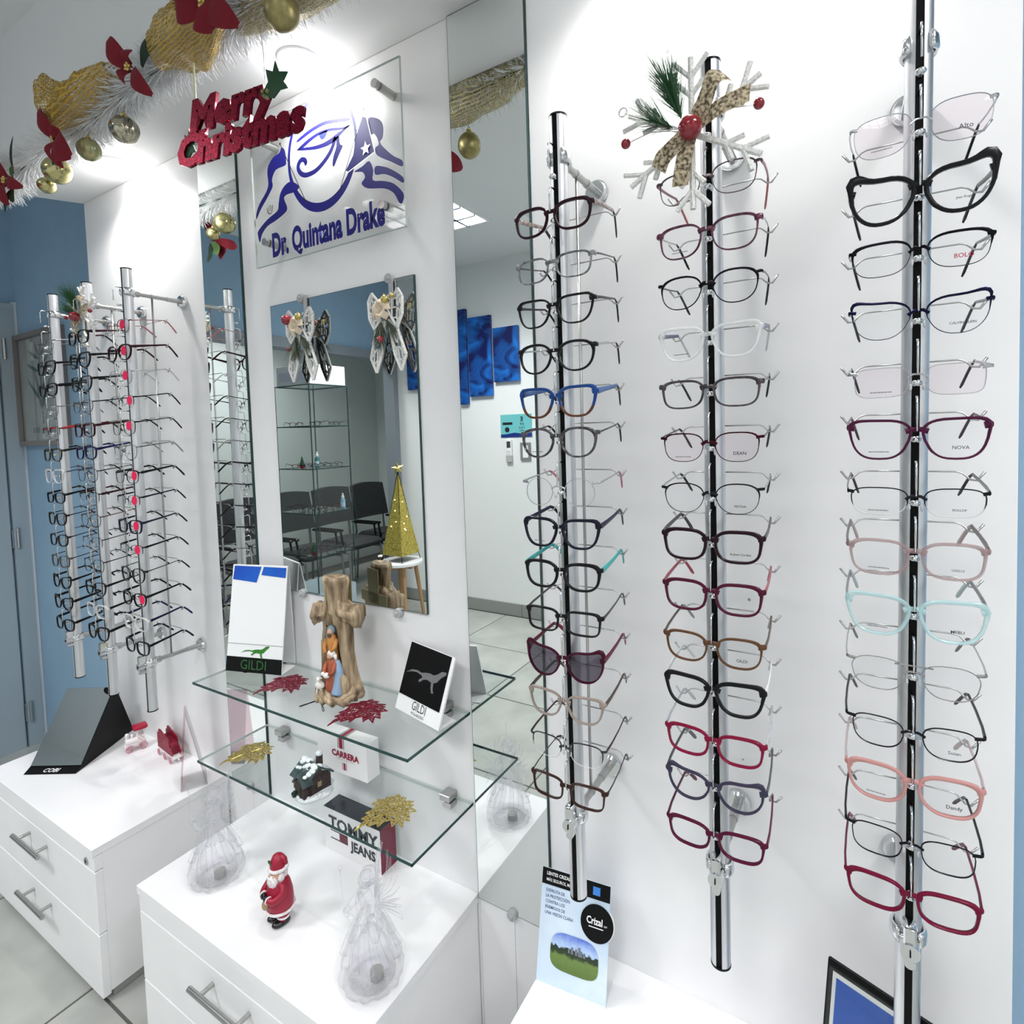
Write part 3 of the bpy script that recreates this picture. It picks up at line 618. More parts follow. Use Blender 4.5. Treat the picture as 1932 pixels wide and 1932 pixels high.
LA = [lk_((.22, .22, .22), k='metal', s='oval', h=.036, tc=(.15, .15, .15), n='silver wire'), lk_(BLK, s='way', h=.038, t=.0028, tc=BLK, n='black'), lk_(BLK, s='rectr', h=.034, t=.0036, tc=BLK, th=.0048, n='thick black'), lk_((.25, .25, .25), k='metal', s='soft', tc=(.2, .2, .2), n='thin silver'),
      lk_(BLK, k='half', s='rectr', tk='plastic', tc=(.40, .03, .04), pc=BLK, n='black with red temples'), lk_((.05, .05, .035), s='soft', h=.036, t=.0022, tc=BLK, n='dark olive'), lk_((.82, .82, .84), k='clear', s='way', h=.038, tc=(.03, .03, .09), tk='metal', n='colourless'),
      lk_(BLK, s='rectr', h=.03, t=.0020, tc=BLK, n='slim black'), lk_((.025, .018, .012), s='way', h=.036, t=.0020, tk='metal', tc=BLK, n='black brown'), lk_((.02, .02, .02), s='soft', h=.034, t=.0022, tk='metal', tc=BLK, n='black oval'),
      lk_((.11, .11, .11), s='rectr', h=.035, t=.0018, tk='metal', tc=(.05, .05, .05), n='grey'), lk_(BLK, s='cat', h=.033, t=.0024, tc=BLK, n='black cat-eye'), lk_(BLK, s='cat', h=.034, t=.0028, tc=BLK, th=.0046, n='thick black cat-eye'), lk_(BLK, s='rectr', h=.033, t=.0028, tc=BLK, th=.0044, n='black')]
for k, L in (('C', LC), ('B', LB), ('A', LA)):
    for i, sp in enumerate(L):
        z = RODS[k][2][i]
        make_glasses(sp, (rod_x(k, z), GY, z), '%s glasses%s, %s on %s' % (sp['n'], ' with red lens dot' if sp.get('dot') is not None else '', ordinal(i), RLAB[k]), 'eyeglass frames on the ' + RLAB[k], light=True)
# ------------------------------------------------------------------ cabinets
def pull(parent, x0, x1, y, z, name='handle'):
    h = MB(); h.cyl((x0, y - 0.032, z), (x1, y - 0.032, z), 0.0062, n=14)
    for f in (0.18, 0.82): xx = x0 + (x1 - x0) * f; h.cyl((xx, y - 0.032, z), (xx, y, z), 0.0048, n=10)
    return h.build(name, M_STEEL, parent, smooth='auto')
def cabinet(x0, x1, label, zt, hx, lock=True, side_r=True):
    t = thing('drawer_cabinet', label, 'cabinet', (x0, 0, ZF)); W = x1 - x0; z = lambda v: v - ZF
    zt0 = zt - 0.022
    MB().bbox((W / 2, -0.188, z(zt - 0.011)), (W, 0.376, 0.022), 0.0012).build('top_slab', M_WHITE, t)
    bd = MB(); yf = -0.372
    bd.bx(0.002, W - 0.002, yf + 0.02, -0.004, 0.022, z(zt0)); bd.build('body', M_WHITE, t)
    MB().bx(0.02, W - 0.004, -0.346, -0.01, 0.0015, 0.022).build('plinth', M_BASE, t)
    MB().bbox((W / 2, yf + 0.01, z(zt0 - 0.021)), (W - 0.001, 0.02, 0.040), 0.0012).build('rail', M_WHITE, t)
    zs = [zt0 - 0.043, zt0 - 0.212, -1.460]
    for k in range(2):
        a, b = zs[k] - (0.0 if k == 0 else 0.0025), zs[k + 1]
        d = MB().bbox((W / 2, yf + 0.01, z((a + b) / 2)), (W - 0.001, 0.02, a - b), 0.0014).build('drawer_front', M_WHITE, t)
        pull(d, hx[0] - x0, hx[1] - x0, yf, z((-1.150, -1.324)[k]))
    if lock:
        l = MB(); l.cyl((W - 0.042, yf - 0.003, z(-1.096)), (W - 0.042, yf + 0.002, z(-1.096)), 0.0095, n=18); lo = l.build('lock', M_STEEL, t, smooth='auto')
        MB().box((W - 0.042, yf - 0.0035, z(-1.096)), (0.002, 0.001, 0.008)).build('keyhole', M_BLACK, lo)
    for xx in (0.05, W - 0.05):
        c = MB(); c.cyl((xx, -0.352, 0.0005), (xx, -0.352, 0.021), 0.009, n=12); c.build('foot', M_BLACK, t, smooth='auto')
    return t
CT = -1.0500
cabinet(-2.420, -1.6930, 'white low drawer cabinet under the left panel, a mirror stand on its top', CT, (-2.139, -1.956))
cabinet(-1.4640, -0.7345, 'white low drawer cabinet under the glass shelves, crystal angels on its top', CT, (-1.200, -1.005))
cabinet(-0.5240, 0.2050, 'white low drawer cabinet under the right panel, a lens brochure on its top', CT, (-0.26, -0.07))

# ------------------------------------------------------------------ glass shelves
def shelf(z, label):
    x0, x1 = -1.4785, -0.7385; t = thing('glass_shelf', label, 'shelf', (x0, 0, z)); W = x1 - x0; D = 0.21; T = 0.006
    MB().add([(0.001, -D + .001, 0), (W - 0.001, -D + .001, 0), (W - 0.001, -0.002, 0), (0.001, -0.002, 0)], [(0, 1, 2, 3)]).build('pane', M_GLASS, t)
    e = MB(); e.bx(0, W, -D, -D + 0.0012, -T, 0); e.bx(W - 0.0012, W, -D, -0.002, -T, 0); e.build('front_edge', M_GEDGE, t)
    e = MB(); e.bx(0, 0.0012, -D, -0.002, -T, 0); e.bx(0, W, -0.0032, -0.002, -T, 0); e.build('rear_edge', M_GEDGEW, t)
    for xx in (0.088, W - 0.060):
        c = MB(); c.bbox((xx, -0.0165, 0.0078), (0.028, 0.031, 0.0145), 0.001); c.bbox((xx, -0.0125, -0.0135), (0.024, 0.023, 0.014), 0.001); c.build('bracket', M_STEEL, t)
    return t
shelf(-0.627, 'upper clear glass shelf with dark green edges carrying a carved cross')
shelf(-0.837, 'lower clear glass shelf with dark green edges carrying a cottage and a carton')

# ------------------------------------------------------------------ printed sign on standoffs
def sign():
    t = thing('acrylic_sign', 'clear acrylic sign with a blue eye emblem and lettering on four steel standoffs', 'sign', (-1.083, -0.052, 0.625))
    MB().bx(-0.262, 0.258, 0.0, 0.005, -0.176, 0.181).build('acrylic_plate', M_ACRY, t)
    e = MB()
    for a in (-0.262, 0.2572): e.bx(a, a + .0008, 0, .005, -.176, .181)
    for a in (-0.176, 0.1802): e.bx(-.262, .258, 0, .005, a, a + .0008)
    e.build('plate_edge', M_GEDGEW, t)
    for k, (x, z) in enumerate([(.1914, .1417), (-.221, .1396), (-.2111, -.1189), (.1985, -.1192)]):
        s = MB(); s.cyl((x, -0.010, z), (x, 0.0, z), 0.0095, n=20); s.cyl((x, 0.0055, z), (x, 0.0515, z), 0.0095, n=20); s.build('standoff', M_STEEL, t, smooth='auto')
    L = {
 'eyebrow':[(-0.0757, 0.1006), (-0.0334, 0.1116), (0.0153, 0.1161), (0.0523, 0.111), (0.1012, 0.0998), (0.1016, 0.0923), (0.0562, 0.1012), (0.0193, 0.1067), (-0.0266, 0.1032), (-0.0736, 0.0948)],
 'upper_lid':[(-0.0759, 0.0791), (-0.0348, 0.0921), (0.0044, 0.0972), (0.0419, 0.094), (0.0779, 0.0848), (0.1037, 0.0832), (0.0998, 0.0777), (0.073, 0.0801), (0.0391, 0.0876), (0.0062, 0.0897), (-0.0305, 0.0835), (-0.0549, 0.0765)],
 'lower_lid':[(-0.0759, 0.0791), (-0.0549, 0.0765), (-0.0217, 0.0704), (0.0119, 0.0682), (0.0403, 0.0711), (0.0637, 0.0767), (0.0775, 0.0788), (0.1036, 0.0826), (0.0676, 0.0663), (0.0417, 0.0581), (0.0111, 0.0574), (-0.0223, 0.0619), (-0.0752, 0.075)],
 'iris':[(0.0031, 0.0919), (0.0287, 0.0932), (0.0272, 0.0842), (0.0196, 0.077), (0.0101, 0.0766), (0.0034, 0.0833)],
 'eye_mark':[(0.0595, 0.0686), (0.0685, 0.066), (0.0701, 0.0501), (0.0787, 0.043), (0.0698, 0.0316), (0.0589, 0.0191), (0.0473, 0.005), (0.0417, 0.0112), (0.0466, 0.0287), (0.0571, 0.0476)],
 'left_flag':[(-0.1366, 0.1004), (-0.1243, 0.0886), (-0.1212, 0.0612), (-0.1272, 0.0528), (-0.162, 0.0518), (-0.1789, 0.0324), (-0.1776, 0.015), (-0.1999, -0.007), (-0.2301, -0.0312), (-0.2491, -0.0515), (-0.249, -0.0374), (-0.2346, -0.0162), (-0.2042, 0.0078), (-0.1944, 0.026), (-0.1962, 0.0505), (-0.1907, 0.0696), (-0.1702, 0.0845), (-0.1455, 0.0895)],
 'left_flag_2':[(-0.107, 0.0093), (-0.0776, -0.0096), (-0.0937, -0.0189), (-0.1249, -0.0181), (-0.1361, -0.0255), (-0.1262, -0.048), (-0.1335, -0.0598), (-0.1722, -0.0716), (-0.2059, -0.0782), (-0.2299, -0.0941), (-0.2401, -0.1132), (-0.2471, -0.0942), (-0.243, -0.0809), (-0.2045, -0.0612), (-0.1649, -0.0493), (-0.1582, -0.0338), (-0.151, -0.0118), (-0.1337, 0.0042)],
 'right_flag':[(0.1441, 0.089), (0.1564, 0.0822), (0.1684, 0.0371), (0.1767, 0.002), (0.1554, -0.0034), (0.0934, -0.0194), (0.0848, -0.0141), (0.1181, 0.0213), (0.1272, 0.0611)],
 'right_flag_2':[(0.1613, 0.0792), (0.1892, 0.0707), (0.2045, 0.0529), (0.203, 0.027), (0.1942, 0.0178), (0.2095, -0.0012), (0.2324, -0.022), (0.2552, -0.0369), (0.2545, -0.0497), (0.2238, -0.0314), (0.1964, -0.0158), (0.1814, -0.0037), (0.1793, 0.0102), (0.1899, 0.0146), (0.1866, 0.0288), (0.1771, 0.0419), (0.1676, 0.0438)],
 'right_flag_3':[(0.1769, -0.0292), (0.1993, -0.0351), (0.2229, -0.0472), (0.2552, -0.0715), (0.2557, -0.0846), (0.2298, -0.0665), (0.2024, -0.0521), (0.1759, -0.0468)],
 'right_flag_4':[(0.1108, -0.024), (0.1373, -0.0187), (0.159, -0.0125), (0.1703, -0.0349), (0.1681, -0.0568), (0.1975, -0.0656), (0.2291, -0.0794), (0.2553, -0.1062), (0.2523, -0.1243), (0.2425, -0.1235), (0.228, -0.0996), (0.2006, -0.0827), (0.1512, -0.0706), (0.1328, -0.0554), (0.1443, -0.0447), (0.1365, -0.0306)]}
    eye = MB(); fl1 = MB(); fl2 = MB(); ir = MB()
    for k, p in L.items():
        q = [(v.x, v.y) for v in catmull([(a, b, 0) for a, b in p], 3, True)] if k not in ('right_flag',) else p
        (ir if k == 'iris' else fl1 if k.startswith('left') else fl2 if k.startswith('right') else eye).flat(q, -0.0006)
    curl = [Vector((u, -.0006, v)) for u, v in [(0.0570, 0.0690), (0.0393, 0.0432), (0.0145, 0.0248), (-0.0153, 0.0119), (-0.0459, 0.0098), (-0.0655, 0.0162), (-0.0771, 0.0297), (-0.0761, 0.0425), (-0.0654, 0.0501), (-0.0541, 0.0471), (-0.0496, 0.0403), (-0.0545, 0.0372)]]
    def ribbon(mb, pts, wid):
        pts = [Vector(p) for p in pts]; N = len(pts); vs = []
        for i, p in enumerate(pts):
            d = (pts[min(i + 1, N - 1)] - pts[max(i - 1, 0)]).normalized(); nn = Vector((-d.z, 0, d.x)); ww = wid(i / (N - 1)) if callable(wid) else wid
            vs += [p + nn * ww, p - nn * ww]
        mb.add(vs, [(2 * i, 2 * i + 1, 2 * i + 3, 2 * i + 2) for i in range(N - 1)])
    ribbon(eye, catmull(curl, 5), 0.0058)
    eye.build('eye_emblem', M_LOGO, t); ir.build('iris', M_LOGO2, t); fl1.build('left_flag', M_LOGO, t); fl2.build('right_flag', M_LOGO, t)
    ov = MB(); vs = []; N = 64
    for i in range(N):
        a = 2 * PI * i / N; th = 0.0044 + 0.0064 * max(0, -math.sin(a)) ** 1.5
        for r in (1, -1): vs.append((0.005 + (0.1165 + r * th) * math.cos(a), -0.0004, 0.052 + (0.1285 + r * th) * math.sin(a)))
    ov.add(vs, [(2 * i, 2 * i + 1, (2 * i + 3) % (2 * N), (2 * i + 2) % (2 * N)) for i in range(N)]); ov.build('oval_ring', M_LOGO, t)
    sf = MB(); ribbon(sf, [(-.1411, -.0007, .11), (-.052, -.0007, -.0584)], .0011); ribbon(sf, [(.1484, -.0007, .1041), (.0601, -.0007, -.0577)], .0011)
    for x, z in ((-.1411, .11), (.1484, .1041)): sf.ball((x, -.0007, z), .0032, 8, 6, (1, .1, 1))
    sf.build('flag_staff', M_INK, t)
    st = MB(); P = []
    for i in range(10):
        a = PI / 2 + i * PI / 5; r = .0165 if i % 2 == 0 else .0072; P.append((.1502 + r * math.cos(a), .0169 + r * math.sin(a)))
    st.flat(P, -.0012); ribbon(st, [(.1564, -.0012, .086), (.1775, -.0012, .003)], .0012); ribbon(st, [(.1785, -.0012, .0025), (.0900, -.0012, -.0208)], .0012); st.build('star', M_CARD, t)
    cr = MB()
    for i in range(14):
        a = PI * (0.95 + 1.1 * i / 13); ribbon(cr, [(-.193 + .010 * math.cos(a), -.0007, -.036 + .012 * math.sin(a)), (-.193 + .0125 * math.cos(a + .25), -.0007, -.036 + .016 * math.sin(a + .25))], .0009)
    for dx in (-.006, -.002, .002, .006): ribbon(cr, [(-.193 + dx, -.0007, -.044), (-.193 + dx * 1.2, -.0007, -.026 + abs(dx) * -.8)], .0008)
    cr.build('flag_crest', M_INK, t)
    me = text_mesh('Dr. Quintana Drake', 0.079, M_LOGO, bold=.044, sx=0.605, res=4)
    link('sign_lettering', me, t, (0.003, -0.0007, -0.158))
sign()
# ------------------------------------------------------------------ things on the shelves and cabinets
S1, S2 = -0.627, -0.837
M_GOLD = noisy('glitter_gold', (0.42, 0.30, 0.06), (0.75, 0.62, 0.25), 260, 0.28, 0.85, detail=1)
M_GRED = noisy('glitter_red', (0.10, 0.002, 0.012), (0.30, 0.008, 0.04), 420, 0.26, 0.4, detail=1); M_GRED2 = noisy('glitter_burgundy', (0.05, 0.0005, 0.006), (0.30, 0.003, 0.03), 420, 0.24, 0.75, detail=1)
LEAF_OUT = [(0, -.062), (.006, -.040), (.018, -.052), (.022, -.040), (.040, -.046), (.036, -.030), (.055, -.020), (.045, -.012), (.062, .002), (.046, .004), (.050, .020), (.034, .014),
            (.026, .028), (.030, .044), (.018, .040), (.016, .060), (.006, .052), (0, .084)]
def lace_leaf(label, loc, rz, mt, seed, scale=1.0, group=None):
    rr = random.Random(seed); t = thing('lace_leaf', label, 'leaf', loc, rz, group)
    pts = LEAF_OUT + [(-x, y) for x, y in reversed(LEAF_OUT[1:-1])]
    ol = []
    for i in range(len(pts)):
        a, b = pts[i], pts[(i + 1) % len(pts)]
        ol += [a, ((a[0] + b[0]) / 2, (a[1] + b[1]) / 2)]
    n = len(ol); inn = []
    def inside(x, y):
        c = False
        for i in range(n):
            x1, y1 = ol[i]; x2, y2 = ol[(i + 1) % n]
            if (y1 > y) != (y2 > y) and x < (x2 - x1) * (y - y1) / (y2 - y1) + x1: c = not c
        return c
    k = 0
    while len(inn) < 210 and k < 9000:
        k += 1; x, y = rr.uniform(-.06, .06), rr.uniform(-.06, .08)
        if inside(x, y) and all((x - a) ** 2 + (y - b) ** 2 >.0048 ** 2 for a, b in inn): inn.append((x, y))
    V = [Vector(p) for p in ol + inn]
    ov, oe, of, *_ = geometry.delaunay_2d_cdt(V, [(i, (i + 1) % n) for i in range(n)], [list(range(n))], 1, 1e-6)
    hgt = lambda x, y: .014 - 4.2 * (abs(x) - .018) ** 2 - 1.3 * (y - .01) ** 2 + .0015 * math.sin(y * 120)
    zmin = min(hgt(p.x, p.y) for p in ov)
    Q = [Vector((p.x * scale, p.y * scale, (hgt(p.x, p.y) - zmin) * scale + .0012)) for p in ov]
    mb = MB(); es = set()
    for f in of:
        for i in range(len(f)): es.add(tuple(sorted((f[i], f[(i + 1) % len(f)]))))
    es = [e for e in es if e[0] < n and e[1] < n or rr.random() < .90]
    for a, b in es:
        r = .00105 * scale if not (a < n and b < n) else .0013 * scale
        mb.tube([Q[a], Q[b]], r, 4, cap=False)
    mb.build('leaf_lace', mt, t)
    vn = MB()
    for e in ((0, .08), (.052, -.018), (-.052, -.018), (.044, .012), (-.044, .012), (.02, -.048), (-.02, -.048)):
        P = []
        for i in range(5):
            f = i / 4; x, y = e[0] * f, -.03 + (e[1] + .03) * f; P.append(Vector((x * scale, y * scale, (hgt(x, y) - zmin) * scale + .0014)))
        vn.tube(P, [.0014, .0013, .0012, .001, .0006], 5)
    vn.build('leaf_veins', mt, t)
    return t
lace_leaf('crimson glitter lace leaf left of the carved cross on the upper shelf', (-1.235, -0.110, S1), 2.75, M_GRED, 3, .92)
lace_leaf('crimson glitter lace leaf in front of the carved cross on the upper shelf', (-0.952, -0.122, S1), 2.80, M_GRED, 4, .95)
lace_leaf('gold glitter lace leaf at the left end of the lower shelf', (-1.372, -0.125, S2), 2.75, M_GOLD, 5, .92)
lace_leaf('gold glitter lace leaf on the lower shelf above the tall carton', (-0.880, -0.122, S2), 2.80, M_GOLD, 6, .98)
for (a, b, lab) in (((-1.108, -.168), (-1.094, -.126), 'thin dark wire hook lying beside the foot of the carved cross'), ((-1.080, -.128), (-1.040, -.156), 'short dark bobby pin lying in front of the carved cross')):
    t = thing('hair_pin', lab, 'pin', (a[0], a[1], S1)); d = Vector((b[0] - a[0], b[1] - a[1], 0)); s = Vector((-d.y, d.x, 0)).normalized() * .0022
    mb = MB(); mb.tube([Vector((0, 0, .0013)) + s, d * .5 + s * .6 + Vector((0, 0, .0013)), d + s * .8 + Vector((0, 0, .0013)), d * 1.04 + Vector((0, 0, .0013)), d - s * .8 + Vector((0, 0, .0013)), d * .5 - s * .4 + Vector((0, 0, .0013)), -s + Vector((0, 0, .0013))], .0009, 6)
    mb.build('wire', M_BLACK, t, smooth=True)

# display cards: local frame x along the bottom edge, leaning back about it
def lean_frame(loc, rz, tilt, name, label, cat):
    t = thing(name, label, cat, loc, rz); return t, Matrix.Rotation(-tilt, 3, 'X')
LIZ = [(-.5, -.02), (-.38, .05), (-.25, .07), (-.14, .06), (-.05, .085), (.06, .10), (.14, .095), (.22, .13), (.30, .19), (.40, .20), (.40, .165), (.31, .10), (.24, .02), (.17, -.01), (.19, -.10), (.22, -.14), (.17, -.15), (.13, -.08), (.12, -.015), (.02, .0), (-.06, -.02), (-.13, -.07), (-.17, -.075), (-.16, -.04), (-.10, .0), (-.13, .025), (-.25, .04), (-.38, .02)]
def lizard(mb, R, c, s, y=-.0012):
    q = [(p[0] * s + c[0], p[1] * s + c[1]) for p in LIZ]; o = len(mb.v); mb.flat(q, y)
    for i in range(o, len(mb.v)): mb.v[i] = tuple(R @ Vector(mb.v[i]))
def ftext(s, size, m, parent, R, pos, **k):
    me = text_mesh(s, size, m, **k); o = link('card_lettering', me, parent, R @ Vector(pos)); o.rotation_euler = R.to_euler(); return o
M_LIZG = mat('lizard_green', (.03, .20, .02), .4); M_LIZS = mat('lizard_grey', (.16, .16, .17), .35); M_GTXT = mat('letter_green', (.025, .13, .03), .4)
# 1 tall white card stand
t, R = lean_frame((-1.468, -0.124, S1), math.radians(16.5), math.radians(10), 'display_card', 'tall white leaning card with two blue patches and a green lizard on the upper shelf', 'display card')
Wd, Hh = .175, .285
mb = MB(); mb.box(R @ Vector((Wd / 2, .0015, Hh / 2)), (Wd, .003, Hh), R); mb.build('front_board', M_CARD, t)
tp = R @ Vector((0, .003, Hh))
mb = MB(); bk = Vector((0, tp.y + .024, .001))
for x0, x1 in ((.0, Wd),):
    mb.add([(x0, tp.y, tp.z), (x1, tp.y, tp.z), (x1 - .012, bk.y, bk.z), (x0 + .012, bk.y, bk.z), (x0, tp.y + .003, tp.z), (x1, tp.y + .003, tp.z), (x1 - .012, bk.y + .003, bk.z), (x0 + .012, bk.y + .003, bk.z)],
           [(0, 1, 2, 3), (7, 6, 5, 4), (0, 4, 5, 1), (1, 5, 6, 2), (2, 6, 7, 3), (3, 7, 4, 0)])
mb.build('rear_board', M_CARD, t)
mb = MB(); mb.bx(.02, Wd, .004, .060, .0002, .002); mb.build('foot_board', M_CARD, t)
mb = MB()
for q in ([(.006, .282), (.093, .281), (.080, .238), (.003, .245)], [(.100, .281), (.172, .280), (.171, .253), (.094, .259)]):
    o = len(mb.v); mb.flat([(a, b) for a, b in q], -.0008)
    for i in range(o, len(mb.v)): mb.v[i] = tuple(R @ Vector(mb.v[i]))
mb.build('blue_patch', M_CBLUE, t)
mb = MB(); mb.box(R @ Vector((Wd / 2, -.0006, .0195)), (Wd, .001, .039), R); mb.build('black_band', M_BLACK, t)
mb = MB(); mb.box(R @ Vector((Wd / 2, -.0004, .0735)), (Wd, .0006, .0008), R); mb.build('fold_line', M_INK2, t)
mb = MB(); lizard(mb, R, (.094, .052), .098); mb.build('lizard_print', M_LIZG, t)
ftext('GILDI', .036, M_GTXT, t, R, (.087, -.0014, .008), bold=-.006, sx=.95)
# 2 small black and white card
t, R = lean_frame((-0.9060, -0.0640, S1), math.radians(-13), math.radians(21), 'display_card', 'small leaning card with a grey lizard on black, right end of the upper shelf', 'display card')
Wd, Hh = .159, .150
MB().box(R @ Vector((Wd / 2, .002, Hh / 2)), (Wd, .004, Hh), R).build('front_board', M_CARD, t)
MB().bx(0, Wd, .004, .050, .0002, .003).build('foot_board', M_CARD, t)
MB().box(R @ Vector((Wd / 2 - .004, -.0006, .0915)), (Wd - .012, .001, .115), R).build('black_panel', M_BLACK, t)
mb = MB(); lizard(mb, R, (.085, .085), .150, -.0016); mb.build('lizard_print', M_LIZS, t)
ftext('GILDI', .026, M_INK, t, R, (.082, -.0006, .0140), bold=-.004, sx=.80)
ftext('POLARIZED', .008, M_INK2, t, R, (.082, -.0006, .004), sx=1.1)
# 3 lens brochure on the right cabinet
t, R = lean_frame((-0.5215, -0.116, CT), math.radians(6.8), math.radians(16), 'lens_brochure', 'pale blue card with a park picture and a black round badge under a grey rod', 'brochure')
Wd, Hh = .136, .195
M_SKYC = noisy('brochure_blue', (.55, .68, .82), (.70, .80, .90), 9, .35)
MB().box(R @ Vector((Wd / 2, .001, Hh / 2)), (Wd, .002, Hh), R).build('front_board', M_SKYC, t)
MB().bx(0, Wd, .003, .055, .0002, .002).build('foot_board', M_CARD, t)
MB().box(R @ Vector((Wd / 2, -.0004, .181)), (Wd, .0008, .028), R).build('black_band', M_BLACK, t)
mb = MB()
for r, yy, mi in ((.0335, .0004, 1), (.0315, -.0016, 0)):
    mb.m(mi); P = [R @ Vector((.113 + r * math.cos(a), yy, .128 + r * math.sin(a))) for a in [2 * PI * i / 36 for i in range(36)]]
    Pb = [p + R @ Vector((0, .0014, 0)) for p in P]
    mb.add(P + Pb, [tuple(range(36)), tuple(range(71, 35, -1))] + [(i, (i + 1) % 36, 36 + (i + 1) % 36, 36 + i) for i in range(36)])
bo = mb.build('round_badge', [M_BLACK, M_CARD], t)
def park():
    m = bpy.data.materials.new('park_print'); m.use_nodes = True; nt = m.node_tree; b = nt.nodes['Principled BSDF']; b.inputs['Roughness'].default_value = .3
    tc = nt.nodes.new('ShaderNodeTexCoord'); sp = nt.nodes.new('ShaderNodeSeparateXYZ'); nt.links.new(tc.outputs['Object'], sp.inputs[0])
    nz = nt.nodes.new('ShaderNodeTexNoise'); nz.inputs['Scale'].default_value = 90; nz.inputs['Detail'].default_value = 5; nt.links.new(tc.outputs['Object'], nz.inputs['Vector'])
    ad = nt.nodes.new('ShaderNodeMath'); ad.operation = 'MULTIPLY_ADD'; ad.inputs[1].default_value = .020; nt.links.new(nz.outputs['Fac'], ad.inputs[0]); nt.links.new(sp.outputs['Z'], ad.inputs[2])
    mr = nt.nodes.new('ShaderNodeMapRange'); mr.inputs[1].default_value = -.018; mr.inputs[2].default_value = .045; nt.links.new(ad.outputs[0], mr.inputs[0])
    cr = nt.nodes.new('ShaderNodeValToRGB'); e = cr.color_ramp.elements
    e[0].position = 0; e[0].color = (.10, .17, .03, 1); e[1].position = 1; e[1].color = (.05, .13, .60, 1)
    for p, c in ((.34, (.14, .22, .05, 1)), (.42, (.02, .04, .012, 1)), (.56, (.015, .03, .015, 1)), (.60, (.45, .60, .85, 1))): x = e.new(p); x.color = c
    nt.links.new(mr.outputs[0], cr.inputs[0]); nt.links.new(cr.outputs[0], b.inputs['Base Color']); return m
mb = MB(); P = []
for i in range(40):
    a = 2 * PI * i / 40; c, s = math.cos(a), math.sin(a)
    P.append((.047 * math.copysign(abs(c) ** .5, c) * (1 - .06 * s), .0315 * math.copysign(abs(s) ** .62, s)))
po = mb.add([(x, 0, z) for x, z in P], [tuple(range(40))]).build('park_picture', park(), t, R @ Vector((.072, -.0008, .063))); po.rotation_euler = R.to_euler()
bl = MB()
for h, (x, tt) in ((.014, (-.004, .0022)), (.018, (.010, .0022)), (.012, (.014, .0018)), (.013, (.004, .002)), (.009, (-.010, .0016)), (.010, (.020, .002))): bl.bx(x - tt, x + tt, -.0006, -.0002, .002, .002 + h * .8)
b2 = bl.build('towers_print', mat('tower_grey', (.16, .18, .22), .5), po)
for i, (s, z) in enumerate((('DISFRUTA DE', .155), ('LA PROTECCIÓN', .1455), ('CONTRA LOS', .136), ('ENEMIGOS DE', .1265), ('UNA VISIÓN CLARA', .117))):
    ftext(s, .0078, mat('print_navy', (.05, .07, .22), .5), t, R, (.009, -.0004, z), align='LEFT', sx=.82, bold=.01)
ftext('LENTES CRIZAL', .0082, M_CARD, t, R, (.009, -.0012, .184), align='LEFT', sx=.85, bold=.02)
ftext('MÁS SEGUROS, MÁS', .0078, M_CARD, t, R, (.009, -.0012, .1735), align='LEFT', sx=.78, bold=.01)
ftext('Crizal', .0165, M_CARD, t, R, (.109, -.0034, .127), bold=.03, sx=.8); ftext('uv', .007, M_CARD, t, R, (.130, -.0034, .127))
MB().box(R @ Vector((.112, -.0032, .122)), (.028, .0003, .0016), R).build('badge_line', M_CARD, t)
MB().box(R @ Vector((.110, -.0012, .181)), (.014, .0004, .014), R).build('blue_square', mat('square_blue', (.05, .25, .75), .4), t)
MB().box(R @ Vector((Wd / 2, -.0004, .001)), (Wd, .003, .002), R).build('bottom_fold', M_CARD, t)

# framed sign at the bottom right corner of the photo
t, R = lean_frame((-0.052, -0.140, CT), math.radians(-20), math.radians(12), 'framed_sign', 'black backed acrylic frame with blue panels standing before the nearest rod', 'sign')
Wd, Hh = .20, .262
MB().box(R @ Vector((Wd / 2, .003, Hh / 2)), (Wd, .006, Hh), R).build('backing', M_BLACK, t)
MB().box(R @ Vector((Wd / 2, -.0006, Hh / 2 - .003)), (Wd - .016, .001, Hh - .020), R).build('white_sheet', M_CARD, t)
mb = MB()
for q in ([(.013, .243), (.088, .243), (.078, .180), (.013, .170)], [(.094, .243), (.188, .243), (.188, .215), (.092, .205)], [(.013, .160), (.188, .175), (.188, .03), (.013, .03)]):
    o = len(mb.v); mb.flat(q, -.0014)
    for i in range(o, len(mb.v)): mb.v[i] = tuple(R @ Vector(mb.v[i]))
mb.build('blue_panel', M_CBLUE, t)
MB().box(R @ Vector((Wd / 2, -.005, Hh / 2 - .002)), (Wd - .008, .003, Hh - .008), R).build('acrylic_cover', M_ACRY, t)
MB().bx(.02, Wd - .02, .006, .09, .0003, .006).build('foot_board', M_BLACK, t)

# countertop mirror stand on the left cabinet
t = thing('countertop_mirror', 'black wedge shaped countertop mirror with a white word on its lip, on the left cabinet', 'mirror', (-2.280, -0.326, CT), math.radians(30))
Wd = .170; A = (.028, .012); AP = (.190, .194); BK = (.268, .001)
mb = MB(); prof = [(0, .001), (.028, .012), AP, (AP[0] + .006, AP[1] - .001), BK, (BK[0] - .006, .0008), (.03, .0008)]
vs = [(0, y, z) for y, z in prof] + [(Wd, y, z) for y, z in prof]; nn = len(prof)
f = [tuple(range(nn)), tuple(range(2 * nn - 1, nn - 1, -1))] + [(i, (i + 1) % nn, nn + (i + 1) % nn, nn + i) for i in range(nn)]
mb.add(vs, f); mb.build('wedge_stand', M_BLACK, t)
dy, dz = AP[0] - A[0], AP[1] - A[1]; L = math.hypot(dy, dz); nv = Vector((0, -dz / L, dy / L)) * .003
P = [Vector((.002, A[0], A[1])), Vector((Wd - .002, A[0], A[1])), Vector((Wd - .002, AP[0], AP[1])), Vector((.002, AP[0], AP[1]))]
